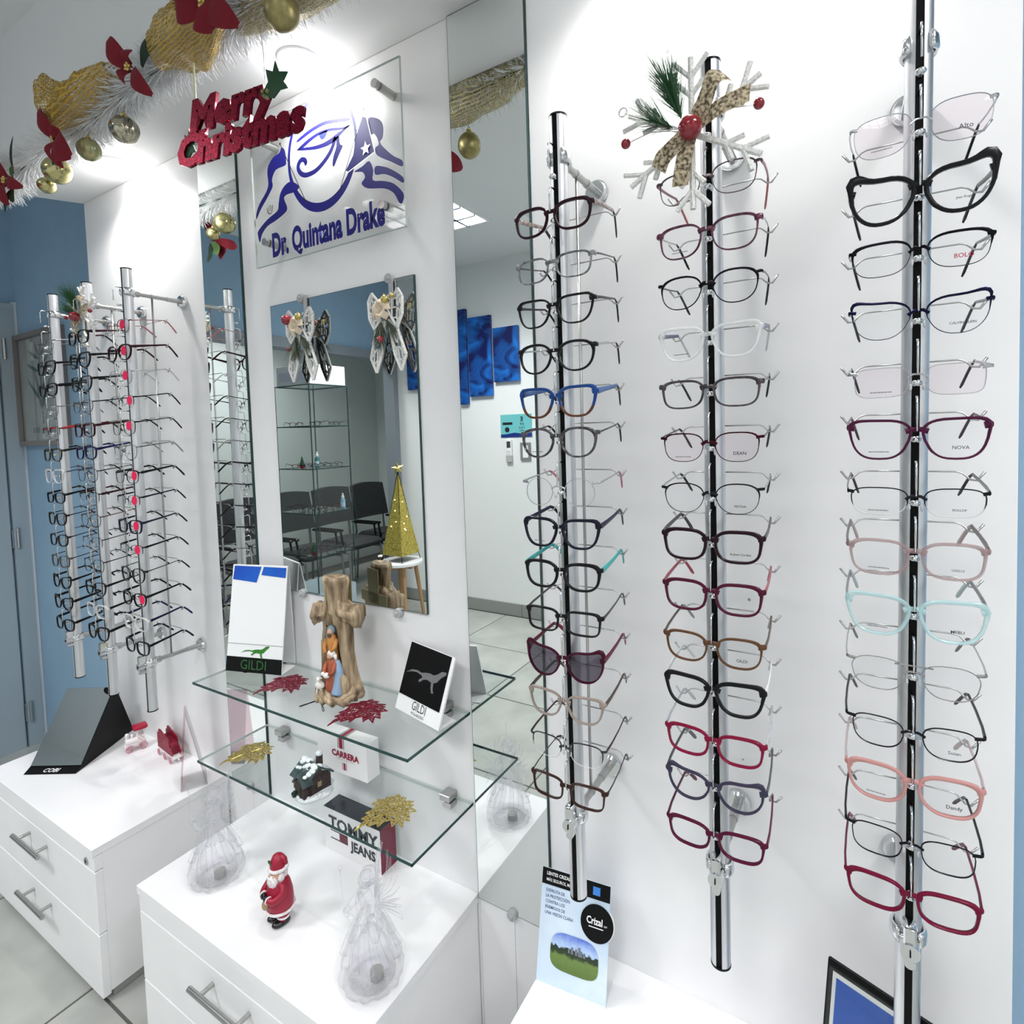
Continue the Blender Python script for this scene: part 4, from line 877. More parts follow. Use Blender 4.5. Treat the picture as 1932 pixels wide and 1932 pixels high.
mb = MB(); mb.add(P + [p + nv for p in P], [(0, 3, 2, 1), (0, 1, 5, 4), (1, 2, 6, 5), (2, 3, 7, 6), (3, 0, 4, 7)]); mb.build('glass_edge', M_MEDGE, t)
mb = MB(); q = [p + nv for p in P]; mb.add(q, [(0, 1, 2, 3)]); mb.build('mirror_face', M_MIRROR, t)
ang = math.atan2(.011, .028); RL = Matrix.Rotation(-(PI / 2 - ang), 3, 'X')
o = ftext('COBI', .019, M_CARD, t, RL, (0, 0, 0), shear=.3, bold=.015, sx=1.15); o.location = (Wd * .47, .0065, .0042)

# clear brochure holder at the end of the left cabinet
t = thing('acrylic_holder', 'tall clear pink tinged acrylic brochure holder at the right end of the left cabinet', 'brochure holder', (-1.6946, -0.0667, CT), math.radians(152))
mb = MB(); mb.add([(0, 0, 0.0003), (.09, 0, .0003), (.085, .045, .225), (.005, .045, .225), (0, .003, .0003), (.09, .003, .0003), (.085, .048, .225), (.005, .048, .225)], [(0, 1, 2, 3), (7, 6, 5, 4), (0, 4, 5, 1), (1, 5, 6, 2), (2, 6, 7, 3), (3, 7, 4, 0)])
mb.build('front_sheet', clear('acrylic_tinted', (.86, .845, .86), .12), t)
mb = MB(); mb.add([(.005, .048, .224), (.085, .048, .224), (.09, .068, .0003), (0, .068, .0003), (.005, .051, .224), (.085, .051, .224), (.09, .071, .0003), (0, .071, .0003)], [(0, 1, 2, 3), (7, 6, 5, 4), (0, 4, 5, 1), (1, 5, 6, 2), (2, 6, 7, 3), (3, 7, 4, 0)])
mb.build('rear_sheet', clear('acrylic_rosy', (.90, .80, .82), .12), t)
MB().bx(0, .09, .0035, .067, .0003, .003).build('base_sheet', M_ACRY, t)

# toy train on the left cabinet
M_TRED = mat('toy_red', (.38, .006, .035), .4); M_TPINK = mat('toy_pink', (.62, .28, .33), .5); M_TWH = mat('toy_white', (.84, .80, .81), .5); M_TDR = noisy('toy_dark_red', (.17, .006, .02), (.30, .012, .04), 60, .5, bump=.4)
def wheel(mb, c, r, n=14):
    P = [(c[0] + r * math.cos(2 * PI * i / n), c[1], c[2] + r * math.sin(2 * PI * i / n)) for i in range(n)]
    mb.tube(P, r * .13, 6, closed=True)
    for i in range(6): a = PI * i / 3; mb.tube([c, (c[0] + r * math.cos(a), c[1], c[2] + r * math.sin(a))], r * .09, 5)
    mb.ball(c, r * .24, 8, 6)
def toy_wheel(p, x, y, r):
    mb = MB(); wheel(mb, (0, 0, 0), r); mb.build('wheel', M_TPINK, p, (x, y, r * 1.13), True)
t = thing('toy_locomotive', 'small white and pink toy locomotive with a red roof on the left cabinet', 'toy train', (-2.122, -0.100, CT), math.radians(74))
mb = MB(); mb.bbox((.028, 0, .020), (.062, .024, .010), .001); mb.cyl((.0, 0, .033), (.034, 0, .033), .0115, n=16); mb.cyl((.006, 0, .040), (.006, 0, .056), .004, .006, 10); mb.ball((.006, 0, .057), .0066, 10, 6); mb.cyl((.020, 0, .042), (.020, 0, .052), .0045, n=10); mb.ball((.020, 0, .052), .005, 10, 6); mb.build('boiler', M_TWH, t, smooth='auto')
mb = MB(); mb.bbox((.044, 0, .036), (.022, .026, .026), .001)
for x in (.034, .054):
    for y in (-.012, .012): mb.bbox((x, y, .059), (.003, .003, .022), .0005)
mb.build('cab', M_TWH, t)
mb = MB(); mb.bbox((.044, 0, .075), (.042, .036, .013), .003); mb.build('roof', M_TRED, t, smooth='auto')
mb = MB()
for y in (-.0136, .0136):
    for x, z in ((.038, .040), (.044, .034), (.050, .040), (.044, .046)): mb.ball((x, y, z), .002, 6, 5, (1, .4, 1))
mb.build('cab_dots', M_TPINK, t, smooth=True)
for x, r in ((.010, .0115), (.048, .0125)):
    for y in (-.0165, .0165): toy_wheel(t, x, y, r)
t = thing('toy_wagon', 'red panelled toy wagon coupled behind the small white locomotive', 'toy train', (-2.014, -0.034, CT), math.radians(-7))
mb = MB(); mb.bbox((.060, 0, .019), (.120, .024, .008), .001); mb.cyl((-.010, 0, .018), (.002, 0, .018), .002, n=8); mb.cyl((.118, 0, .018), (.134, 0, .016), .0016, n=8); mb.build('chassis', M_TWH, t, smooth='auto')
for y in (-.013, .013):
    mb = MB(); P = [(.0, .026), (.112, .026), (.118, .036), (.112, .040), (.104, .050), (.096, .050), (.092, .074), (.080, .079), (.068, .080), (.056, .084), (.044, .084), (.030, .089), (.018, .090), (.012, .088), (.008, .072), (.0, .074)]
    mb.prism(P, y - .0015, y + .0015); mb.build('side_panel', M_TDR, t)
MB().bx(.004, .100, -.0115, .0115, .0235, .060).build('load', M_TDR, t)
for x in (.012, .060, .104):
    for y in (-.0165, .0165): toy_wheel(t, x, y, .0098)

# carved cross with figures, upper shelf
M_WOOD = noisy('carved_wood', (.11, .068, .034), (.52, .40, .26), 60, .55, bump=1.0, detail=5, stretch=(1, 1, .16))
M_WOODB = mat('wood_back_olive', (.27, .235, .12), .6)
t = thing('carved_cross', 'carved log cross ornament sheltering a robed family and sheep on the upper shelf', 'ornament', (-1.063, -0.083, S1), math.radians(14))
def bark(amp, seed=0, k=9):
    return lambda a, r, z: r * (1 + amp * math.sin(k * a + seed + 6 * math.sin(z * 23 + seed)) + amp * .6 * math.sin(17 * a + 2 * seed + z * 60))
mb = MB()
prof = [(.050, .0005), (.053, .012), (.048, .03), (.041, .06), (.036, .10), (.033, .15), (.031, .185), (.029, .21), (.026, .235), (.027, .26), (.030, .283), (.028, .294), (.010, .290)]
n = 48; vs = []; fn = bark(.075, 1)
for r, z in prof:
    for k in range(n):
        a = 2 * PI * k / n; rr = fn(a, r, z); x, y = rr * math.cos(a) * 1.12, rr * math.sin(a) * .72
        if .035 < z < .205 and y < 0:                                   # hollow front
            hw = .024 * (1 - max(0, (z - .10) / .105) ** 1.6)
            if abs(x + .006) < hw: y = .006 + .012 * (abs(x + .006) / hw) ** 2 - .004
        if y > .026 * (1 if z > .02 else 1.3): y = .026 * (1 if z > .02 else 1.3)
        vs.append((x, y, z))
mb.add(vs, [(i * n + k, i * n + (k + 1) % n, (i + 1) * n + (k + 1) % n, (i + 1) * n + k) for i in range(len(prof) - 1) for k in range(n)] + [tuple(range(n - 1, -1, -1)), tuple((len(prof) - 1) * n + k for k in range(n))])
mb.build('log_trunk', M_WOOD, t, smooth=True)
for s, zc, L_ in ((-1, .205, .062), (1, .203, .066)):
    mb = MB(); N = 9; n = 28; vs = []
    for i in range(N):
        f = i / (N - 1); x = s * (.016 + (L_ - .016) * f); r = .031 - .007 * math.sin(PI * f) + (.002 if i == N - 2 else 0)
        if i == N - 1: r = .012
        zc2 = zc + .014 * (1 - f) ** 2 - .004 * f
        for k in range(n):
            a = 2 * PI * k / n; rr = r * (1 + .09 * math.sin(6 * a + 3 * f + s) + .05 * math.sin(11 * a + 5 * f))
            vs.append((x, max(-.03, min(.026, rr * math.cos(a) * .95)), zc2 + rr * math.sin(a) * .92))
    mb.add(vs, [(i * n + k, i * n + (k + 1) % n, (i + 1) * n + (k + 1) % n, (i + 1) * n + k) for i in range(N - 1) for k in range(n)] + [tuple(range(n)), tuple((N - 1) * n + k for k in range(n))])
    mb.build('log_arm', M_WOOD, t, smooth=True)
MB().bx(-.025, .025, .0255, .0275, .004, .282).bx(-.060, .062, .0255, .0275, .192, .220).build('flat_back', M_WOODB, t)
mb = MB()
for i, (x0, y0, x1, y1, r) in enumerate([(-.045, -.02, -.010, -.055, .010), (-.03, -.03, .02, -.058, .011), (.05, -.015, .01, -.055, .012), (-.05, -.01, -.03, -.05, .009), (.052, .0, .042, -.046, .011), (-.01, -.036, .045, -.052, .009)]):
    P = catmull([(x0, y0, .03), (x0 * .8 + x1 * .2, y0 - .012, .022), ((x0 + x1) / 2, (y0 + y1) / 2 - .006, .016), (x1, y1, r * .8)], 4); mb.tube(P, [r * (1 - .35 * j / len(P)) for j in range(len(P))], 9)
mb.build('root', M_WOOD, t, smooth=True)
mb = MB(); P = [(.0205 + .017 * math.sin(2 * PI * i / 20) * .8, -.0405, .046 + .022 * math.cos(2 * PI * i / 20)) for i in range(20)]; mb.tube(P, .0022, 6, closed=True)
mb.tube([(.0205 + .008 * math.sin(2 * PI * i / 14) * .8, -.0425, .044 + .011 * math.cos(2 * PI * i / 14)) for i in range(14)], .002, 6, closed=True); mb.ball((.026, -.034, .045), .024, 14, 9, (.9, .45, 1.15)); mb.build('log_knot', M_WOOD, t, smooth=True)
M_SKIN = mat('painted_skin', (.62, .36, .24), .5); M_OCH = mat('robe_ochre', (.50, .22, .06), .5); M_RUST = mat('robe_rust', (.34, .085, .04), .5); M_SLATE = mat('hood_slate', (.20, .27, .31), .5)
M_PBLUE = mat('robe_blue', (.26, .38, .55), .5); M_PWHITE = mat('painted_white', (.80, .78, .74), .5)
fig = MB()                                                              # standing figure in slate hood and ochre robe
fig.lathe([(.013, .050), (.015, .09), (.013, .125), (.014, .145), (.009, .155), (.004, .160)], 16, (-.006, -.016, 0)); 
fig.tube([(-.018, -.018, .146), (-.020, -.030, .130), (-.012, -.038, .120)], [.006, .0055, .004], 8); fig.tube([(.007, -.018, .146), (.010, -.030, .133), (.004, -.038, .124)], [.006, .0055, .004], 8)
fo = fig.build('standing_figure', M_OCH, t, smooth=True)
mb = MB(); mb.ball((-.006, -.021, .166), .0085, 12, 9, (.85, .95, 1.1)); mb.ball((-.006, -.029, .165), .0018, 6, 5); mb.build('face', M_SKIN, fo, smooth=True)
mb = MB(); mb.ball((-.006, -.017, .169), .0105, 14, 9, (1, .95, 1.1)); mb.tube([(-.014, -.016, .168), (-.016, -.018, .152), (-.013, -.022, .142)], [.005, .005, .003], 8); mb.build('hood', M_SLATE, fo, smooth=True)
mb = MB(); mb.ball((-.006, -.0265, .1585), .006, 10, 7, (.9, .7, 1)); mb.build('beard', mat('painted_brown', (.12, .06, .03), .6), fo, smooth=True)
mb = MB(); mb.tube([(-.022, -.038, .045), (-.021, -.037, .12), (-.021, -.036, .150)], .0014, 6); mb.build('staff', M_WOODB, fo, smooth=True)
fig = MB(); fig.lathe([(.018, .022), (.019, .045), (.014, .075), (.012, .098), (.008, .106)], 16, (.002, -.030, 0)); fig.tube([(-.010, -.034, .098), (-.012, -.045, .080), (-.002, -.051, .074)], [.006, .005, .0035], 8); fig.tube([(.013, -.034, .098), (.014, -.046, .080), (.004, -.051, .074)], [.006, .005, .0035], 8)
fo = fig.build('kneeling_figure', M_RUST, t, smooth=True)
mb = MB(); mb.ball((.001, -.037, .114), .0078, 12, 9, (.85, .95, 1.1)); mb.ball((.001, -.0445, .113), .0016, 6, 5); mb.build('face', M_SKIN, fo, smooth=True)
mb = MB(); mb.ball((.002, -.033, .117), .0098, 14, 9, (1, .95, 1.05)); mb.tube([(.010, -.032, .116), (.013, -.031, .102)], [.005, .003], 8); mb.build('veil', M_PWHITE, fo, smooth=True)
mb = MB(); mb.tube(catmull([(.012, -.030, .100), (.019, -.032, .078), (.021, -.036, .050), (.018, -.040, .026)], 4), [.008 + .0006 * i for i in range(13)], 10); mb.build('cloak', M_PBLUE, fo, smooth=True)
mb = MB(); mb.ball((-.002, -.050, .072), .0075, 12, 8, (1.2, .8, .9)); mb.ball((-.010, -.052, .076), .005, 10, 7); mb.build('swaddled_child', M_PWHITE, t, smooth=True)
mb = MB(); mb.ball((-.028, -.040, .042), .0105, 12, 8, (1.2, .9, .9), fn=lambda p: p * (1 + .06 * math.sin(p.x * 2500) * math.sin(p.z * 2500))); mb.ball((-.027, -.045, .058), .0055, 10, 7, (.9, 1.2, 1))
for dx in (-.007, .005): mb.cyl((-.028 + dx, -.043, .034), (-.028 + dx, -.044, .020), .0022, n=6)
for dx in (-.0055, .0055): mb.ball((-.027 + dx, -.044, .061), .0025, 6, 5, (1.4, .6, .7))
mb.build('sheep', M_PWHITE, t, smooth=True)

# snowy cottage on the lower shelf
t = thing('snowy_cottage', 'miniature dark brick cottage with a snow covered roof on the lower shelf', 'ornament', (-1.098, -0.150, S2), math.radians(-8))
M_BRK = noisy('cottage_brick', (.022, .012, .012), (.05, .028, .026), 90, .5, bump=.5); M_SNOW = noisy('painted_snow', (.62, .70, .73), (.84, .87, .88), 70, .5, bump=.6); M_ROOFT = noisy('roof_teal', (.025, .045, .045), (.06, .09, .09), 60, .35)
mb = MB(); P = [(-.030, .010), (.030, .010), (.030, .043), (.0, .066), (-.030, .043)]
mb.add([(-.032, y, z) for y, z in P] + [(.030, y, z) for y, z in P], [(0, 1, 2, 3, 4), (9, 8, 7, 6, 5)] + [(i, (i + 1) % 5, 5 + (i + 1) % 5, 5 + i) for i in range(5)])
P = [(-.008, .010), (.030, .010), (.030, .040), (.011, .060), (-.008, .040)]
mb.add([(x, -.040, z) for x, z in P] + [(x, -.02, z) for x, z in P], [(0, 1, 2, 3, 4), (9, 8, 7, 6, 5)] + [(i, (i + 1) % 5, 5 + (i + 1) % 5, 5 + i) for i in range(5)])
mb.build('brick_walls', M_BRK, t)
for s in (-1, 1):
    mb = MB(); a = math.atan2(.023, .030); Rr = Matrix.Rotation(-s * a, 3, 'X'); mb.box((-.001, s * .0175, .0575), (.072, .046, .004), Rr); mb.build('roof_slope', M_ROOFT, t)
mb = MB(); 
for s in (-1, 1): Rr = Matrix.Rotation(s * math.radians(46), 3, 'Y'); mb.box((.011 + s * .012, -.031, .0525), (.034, .026, .004), Rr)
mb.build('porch_roof', M_ROOFT, t)
mb = MB(); rr = random.Random(5)
for i in range(34):
    u, v = rr.uniform(-.030, .026), rr.uniform(-.020, .026); z = .0715 - abs(v) * .78
    mb.ball((u, v, z), rr.uniform(.005, .010), 8, 6, (1.2, 1, .6))
for i in range(10): mb.ball((rr.uniform(-.004, .026), rr.uniform(-.042, -.022), .060 - abs(rr.uniform(-.01, .01))), rr.uniform(.003, .006), 8, 6, (1.1, 1, .7))
mb.build('roof_snow', M_SNOW, t, smooth=True)
mb = MB(); mb.bbox((.014, .012, .078), (.012, .012, .024), .001); co = mb.build('chimney', M_BRK, t); mb = MB(); mb.ball((.014, .012, .092), .0085, 10, 7, (1, 1, .75)); mb.build('chimney_snow', M_SNOW, co, smooth=True)
mb = MB(); mb.bbox((-.021, -.0305, .028), (.010, .002, .012), .0004); mb.bbox((.0305, .0, .030), (.002, .010, .012), .0004); mb.build('window', mat('window_amber', (.30, .22, .12), .4), t)
mb = MB(); mb.bbox((.011, -.0405, .022), (.011, .003, .024), .0006); mb.build('door', mat('cottage_door', (.04, .05, .03), .5), t)
mb = MB(); mb.lathe([(.046, .0005), (.049, .006), (.046, .011), (.02, .013)], 28, fn=lambda a, r, z: r * (1 + .06 * math.sin(5 * a) + .03 * math.sin(11 * a)))
for i in range(22): a = rr.uniform(0, 2 * PI); mb.ball((.041 * math.cos(a), .041 * math.sin(a), .011), rr.uniform(.003, .007), 8, 6, (1, 1, .7))
mb.build('snow_base', M_SNOW, t, smooth=True)
mb = MB()
for i in range(9): mb.ball((rr.uniform(-.004, .004), -.046 + rr.uniform(-.003, .003), .014 + rr.uniform(0, .012)), .004, 7, 5)
mb.build('shrub', mat('shrub_dark', (.015, .03, .014), .7), t, smooth=True)

# cartons
def fprint(mb, poly, y): mb.flat(poly, y)
t = thing('white_carton', 'white carton with a red striped mark standing at the back of the lower shelf', 'box', (-1.172, -0.072, S2), math.radians(1.5))
M_CART = mat('carton_white', (.84, .83, .84), .45); M_CRED = mat('carton_red', (.30, .008, .045), .45)
MB().bbox((.084, .0215, .0475), (.170, .043, .094), .0012).build('carton_body', M_CART, t)
link('carton_lettering', text_mesh('CARRERA', .021, M_CRED, bold=.045, sx=1.0), t, (.097, -.0006, .044))
mb = MB(); mb.flat([(.078, .0945), (.090, .0945), (.090, .066), (.078, .066)], -.0006)
mb.add([(.078, -.0005, .0952), (.090, -.0005, .0952), (.090, .043, .0952), (.078, .043, .0952)], [(0, 1, 2, 3)])
for x in (.076,): pass
for i, (a, b) in enumerate(((.079, .0805), (.083, .089), (.0915, .093))): mb.flat([(a + .008, .031), (b + .008, .031), (b + .008, .013), (a + .008, .013)], -.0006)
mb.build('red_stripe', M_CRED, t)
mb = MB()
for x in (.0735, .0930): mb.flat([(x, .0945), (x + .0016, .0945), (x + .0016, .066), (x, .066)], -.0006); mb.add([(x, -.0005, .0952), (x + .0016, -.0005, .0952), (x + .0016, .043, .0952), (x, .043, .0952)], [(0, 1, 2, 3)])
mb.build('dark_stripe', M_INK, t)
link('carton_lettering', text_mesh('SINCE 1956 - SPORTSTYLE', .005, mat('pale_red', (.6, .35, .38), .5)), t, (.097, -.0006, .0375))
t = thing('tall_carton', 'white, navy and wine red carton standing on the cabinet beneath the lower shelf', 'box', (-1.1640, -0.070, CT))
MB().bbox((.099, .0255, .0545), (.197, .051, .1085), .0010).build('carton_body', M_CART, t)
MB().bx(.0008, .1962, .0, .051, .1085, .1094).build('navy_top', mat('carton_navy', (.022, .028, .042), .4), t)
MB().bx(.1965, .1976, .0, .051, .0006, .1088).build('wine_side', mat('carton_wine', (.17, .008, .035), .35), t)
link('carton_lettering', text_mesh('TOMMY', .044, mat('ink_green_black', (.02, .028, .032), .5), bold=.030, sx=1.06), t, (.103, -.0006, .061))
link('carton_lettering', text_mesh('JEANS', .033, mat('ink_green_black', (.02, .028, .032), .5), bold=.035, sx=.94), t, (.138, -.0006, .026))
mb = MB(); mb.flat([(.024, .056), (.085, .056), (.085, .0535), (.024, .0535)], -.0005); mb.flat([(.024, .0355), (.085, .0355), (.085, .033), (.024, .033)], -.0005); mb.build('flag_bar', M_INK, t)
MB().flat([(.056, .0535), (.085, .0535), (.085, .0355), (.056, .0355)], -.0006).build('flag_red', mat('carton_wine2', (.13, .012, .03), .4), t)
mb = MB()
for i, (a, b) in enumerate(((.030, .032), (.034, .044), (.046, .048))): mb.add([(a, .018, .1098), (b, .018, .1098), (b, .034, .1098), (a, .034, .1098)], [(0, 1, 2, 3)])
mb.build('top_mark', mat('navy_print', (.008, .010, .018), .4), t)
# ------------------------------------------------------------------ figurines
t = thing('santa_figurine', 'red and white bearded figurine in boots standing on the middle cabinet', 'figurine', (-1.072, -0.268, CT), math.radians(-12))
M_SRED = mat('coat_red', (.30, .006, .03), .4); M_SWH = noisy('fur_white', (.70, .66, .67), (.86, .84, .85), 140, .6, bump=.8); M_SBK = mat('boot_black', (.006, .006, .007), .25)
mb = MB(); mb.lathe([(.024, .030), (.0285, .034), (.030, .050), (.0285, .070), (.024, .088), (.018, .098), (.012, .103)], 24, fn=lambda a, r, z: r * (1 - .10 * abs(math.sin(a)) ** 3 * (1 if math.sin(a) > 0 else .0))); 
so_ = mb.build('coat', M_SRED, t, smooth=True)
mb = MB()
for s in (-1, 1): mb.tube([(s * .011, 0, .013), (s * .012, 0, .030), (s * .012, 0, .036)], [.0125, .0135, .0135], 14)
mb.build('trousers', M_SRED, t, smooth=True)
mb = MB()
for s in (-1, 1): mb.ball((s * .0115, -.006, .0075), .0118, 14, 9, (1.0, 1.7, .64)); mb.tube([(s * .0115, .002, .006), (s * .0115, .001, .018)], [.012, .0125], 14)
mb.build('boots', M_SBK, t, smooth=True)
mb = MB()
def fur(c, r, k, sq=1.0, n=22, tilt=0): mb.tube([(c[0] + r * math.cos(2 * PI * i / n), c[1] + r * sq * math.sin(2 * PI * i / n), c[2] + tilt * math.sin(2 * PI * i / n) + .0007 * math.sin(7 * i)) for i in range(n)], k, 8, closed=True)
fur((0, 0, .034), .0285, .0034)
for s in (-1, 1): fur((s * .0115, 0, .0195), .0125, .0026, n=14)
mb.build('coat_trim', M_SWH, t, smooth=True)
for s in (-1, 1):
    mb = MB(); mb.tube(catmull([(s * .020, -.002, .093), (s * .029, -.008, .080), (s * .024, -.024, .070), (s * .012, -.031, .071)], 4), [.0085 - .00015 * i for i in range(13)], 10); ao = mb.build('sleeve', M_SRED, t, smooth=True)
    mb = MB(); mb.tube([(s * .0125 + .002 * math.cos(a) * 0 + .0, -.0305 + .0062 * math.cos(a), .0705 + .0062 * math.sin(a)) for a in [2 * PI * i / 14 for i in range(14)]], .0022, 7, closed=True); mb.build('cuff', M_SWH, ao, smooth=True)
    mb = MB(); mb.ball((s * .006, -.033, .0715), .0065, 12, 8, (1, .9, 1)); mb.ball((s * .005, -.037, .076), .0028, 8, 6); mb.build('mitten', M_SBK, ao, smooth=True)
mb = MB(); mb.ball((.004, -.0345, .058), .0085, 12, 8, (1, .8, 1.15)); mb.tube([(.004, -.0345, .066), (.004, -.034, .070)], .002, 6); mb.build('pouch', mat('pouch_tan', (.36, .24, .13), .5), t, smooth=True)
mb = MB(); mb.ball((0, -.003, .112), .0165, 18, 12, (1, .95, 1.05)); mb.ball((0, -.0195, .1115), .0034, 8, 6); mb.ball((-.007, -.0165, .1095), .0042, 8, 6, (1, .6, .8)); mb.ball((.007, -.0165, .1095), .0042, 8, 6, (1, .6, .8))
ho = mb.build('head', M_SKIN, t, smooth=True)
mb = MB()
for s in (-1, 1): mb.ball((s * .0055, -.0178, .1155), .0014, 6, 5)
mb.build('eyes', M_BLACK, ho, smooth=True)
mb = MB(); mb.ball((0, -.0145, .098), .0155, 16, 10, (1.02, .66, 1.15), fn=lambda p: p * (1 + .05 * math.sin(p.x * 1800)) if p.z < .004 else p); mb.tube([(-.010, -.0195, .1065), (-.004, -.0225, .1078), (0, -.022, .1065), (.004, -.0225, .1078), (.010, -.0195, .1065)], [.0012, .003, .0026, .003, .0012], 7)
for s in (-1, 1): mb.ball((s * .0150, -.002, .106), .0070, 10, 8, (.7, 1.1, 1.5))
for s in (-1, 1): mb.tube([(s * .009, -.0165, .1185), (s * .004, -.0185, .1195)], .0015, 6)
mb.ball((0, .0085, .107), .0135, 12, 8, (1.05, .7, 1.1)); mb.build('beard_and_hair', M_SWH, t, smooth=True)
mb = MB(); mb.lathe([(.0165, .120), (.0172, .126), (.0150, .138), (.0105, .147), (.004, .151)], 18, (0, -.001, 0)); mb.tube([(.004, .004, .146), (.012, .008, .140), (.016, .010, .130)], [.006, .006, .004], 9); mo = mb.build('hat', M_SRED, t, smooth=True)
mb = MB(); fur((0, -.001, .1215), .0172, .0040, n=20); mb.ball((.0165, .0105, .126), .0050, 10, 7); mb.build('hat_trim', M_SWH, mo, smooth=True)
mb = MB()
for a in (-.6, .1, .8): mb.ball((-.006 + .006 * math.sin(a), -.0165, .134 + .004 * math.cos(a * 2)), .0040, 8, 6, (1.3, .4, .8))
mb.build('holly_sprig', mat('holly_green', (.02, .08, .02), .5), mo, smooth=True)

M_CRYS = crystal('crystal')
def angel(label, loc, rz, seed, h=1.0):
    t = thing('crystal_angel', label, 'figurine', loc, rz, 'crystal angels')
    mb = MB(); fl = lambda a, r, z: r * (1 + (.10 * abs(math.sin(5.5 * a + seed)) - .05 + .045 * math.sin(17 * a + 3 * seed + z * 40)) * max(0, 1 - z / .16))
    mb.lathe([(.050, .0004), (.058, .006), (.060, .022), (.054, .045), (.044, .070), (.033, .098), (.022, .124), (.016, .140), (.019, .156), (.021, .168), (.015, .178), (.008, .183)], 40, fn=fl)
    mb.build('gown', M_CRYS, t, smooth=True)
    mb = MB(); mb.lathe([(.046, .006), (.040, .050), (.012, .100)], 20, (0, 0, 0)); mb.build('gown_hollow', M_CRYS, t, smooth=True)
    mb = MB(); mb.cyl((.010, .006, .0008), (.010, .006, .016), .013, n=16); mb.build('lamp_unit', mat('lamp_grey', (.30, .30, .28), .5), t, smooth='auto')
    mb = MB()
    for i in range(11):                                               # drapery folds
        a = 2 * PI * i / 11 + seed; P = [(.024 * math.cos(a), .024 * math.sin(a), .122), (.040 * math.cos(a + .08), .040 * math.sin(a + .08), .086), (.053 * math.cos(a + .22), .053 * math.sin(a + .22), .050)]
        mb.tube(catmull(P, 4), [.0030 + .0007 * k for k in range(9)], 7)
    mb.build('drapery', M_CRYS, t, smooth=True)
    mb = MB(); mb.ball((0, -.004, .197), .0150, 16, 11, (.92, 1, 1.12)); mb.ball((0, -.0185, .196), .0028, 7, 5); mb.ball((0, -.0145, .187), .006, 8, 6, (1, .6, .5))
    ho = mb.build('head', M_CRYS, t, smooth=True)
    mb = MB(); mb.ball((0, .002, .201), .0172, 12, 8, (1, 1, 1.05)); mb.tube([(-.012, .002, .200), (-.018, .004, .184), (-.015, .006, .168)], [.008, .007, .004], 8); mb.tube([(.012, .002, .200), (.018, .004, .184), (.015, .006, .168)], [.008, .007, .004], 8); mb.build('hair', M_CRYS, ho)
    for s in (-1, 1):
        mb = MB(); mb.tube(catmull([(s * .019, 0, .166), (s * .030, -.010, .148), (s * .022, -.032, .140), (s * .006, -.042, .148)], 4), [.0095 - .00035 * k for k in range(13)], 9); mb.tube([(s * .030, -.008, .146), (s * .040, -.004, .118), (s * .046, -.006, .104)], [.008, .012, .005], 8); mb.build('sleeved_arm', M_CRYS, t, smooth=True)
        mb = MB(); mb.ball((s * .004, -.045, .150), .0050, 8, 6); mb.build('hand', M_CRYS, t, smooth=True)
        wg = MB()
        for k in range(9):                                            # feathers fanning from the back
            f = k / 8; a = math.radians(100 - 118 * f); L = .086 * (1 - .45 * f)
            b = Vector((s * .010, .016, .160 - .02 * f)); e = b + Vector((s * math.cos(a) * L * .62 + s * .012, .020 + .012 * f, math.sin(a) * L))
            md = (b + e) / 2 + Vector((s * .010, .004, .004)); wg.tube(catmull([b, md, e], 4), [.0022, .003, .0036, .004, .0042, .004, .0036, .003, .0014], 6, rz=.0014)
        wg.build('wing', M_CRYS, t, smooth=True)
    mb = MB(); mb.tube([(-.006, -.047, .15), (-.007, -.049, .20), (-.007, -.050, .232)], [.0016, .0014, .0014], 6); mb.ball((-.007, -.050, .236), .0036, 8, 6, (1, 1, 1.4)); mb.build('candle', M_CRYS, t, smooth=True)
    t.scale = (h, h, h)
    return t
angel('clear crystal angel figurine near the front corner of the middle cabinet, farther left', (-1.322, -0.262, CT), math.radians(-30), .4, 1.0)
angel('clear crystal angel figurine at the near right end of the middle cabinet', (-0.805, -0.262, CT), math.radians(-25), 1.7, 1.0)

# ------------------------------------------------------------------ hanging ornaments
M_PINE = mat('pine_green', (.012, .07, .02), .55); M_PINE2 = mat('pine_grey_green', (.045, .06, .035), .6); M_BERRY = mat('berry_red', (.24, .004, .012), .12, coat=.6); M_BURLAP = meshy('burlap_cloth', (.52, .40, .24), .8, 0, 26, .35)
M_BURL2 = noisy('burlap_trim', (.09, .07, .04), (.62, .52, .36), 240, .85, detail=1); M_FOAM = noisy('white_glitter', (.66, .66, .63), (.86, .86, .85), 300, .7, bump=.3, detail=1); M_CREAM = noisy('cream_cloth', (.62, .50, .36), (.78, .68, .54), 70, .8)
def needles(mb, c, d, n, L, spread, rr, w=.0006):
    d = Vector(d).normalized()
    for i in range(n):
        v = (d + Vector((rr.uniform(-1, 1), rr.uniform(-1, 1), rr.uniform(-1, 1))) * spread).normalized() * L * rr.uniform(.6, 1.1); s = v.orthogonal().normalized() * w
        b = Vector(c) + d * rr.uniform(0, L * .5); mb.add([b - s, b + s, b + v], [(0, 1, 2)])
def ribbon3(mb, pts, w, side):
    pts = catmull(pts, 5); sd = Vector(side).normalized() * w; vs = []
    for p in pts: vs += [p - sd, p + sd]
    mb.add(vs, [(2 * i, 2 * i + 1, 2 * i + 3, 2 * i + 2) for i in range(len(pts) - 1)])
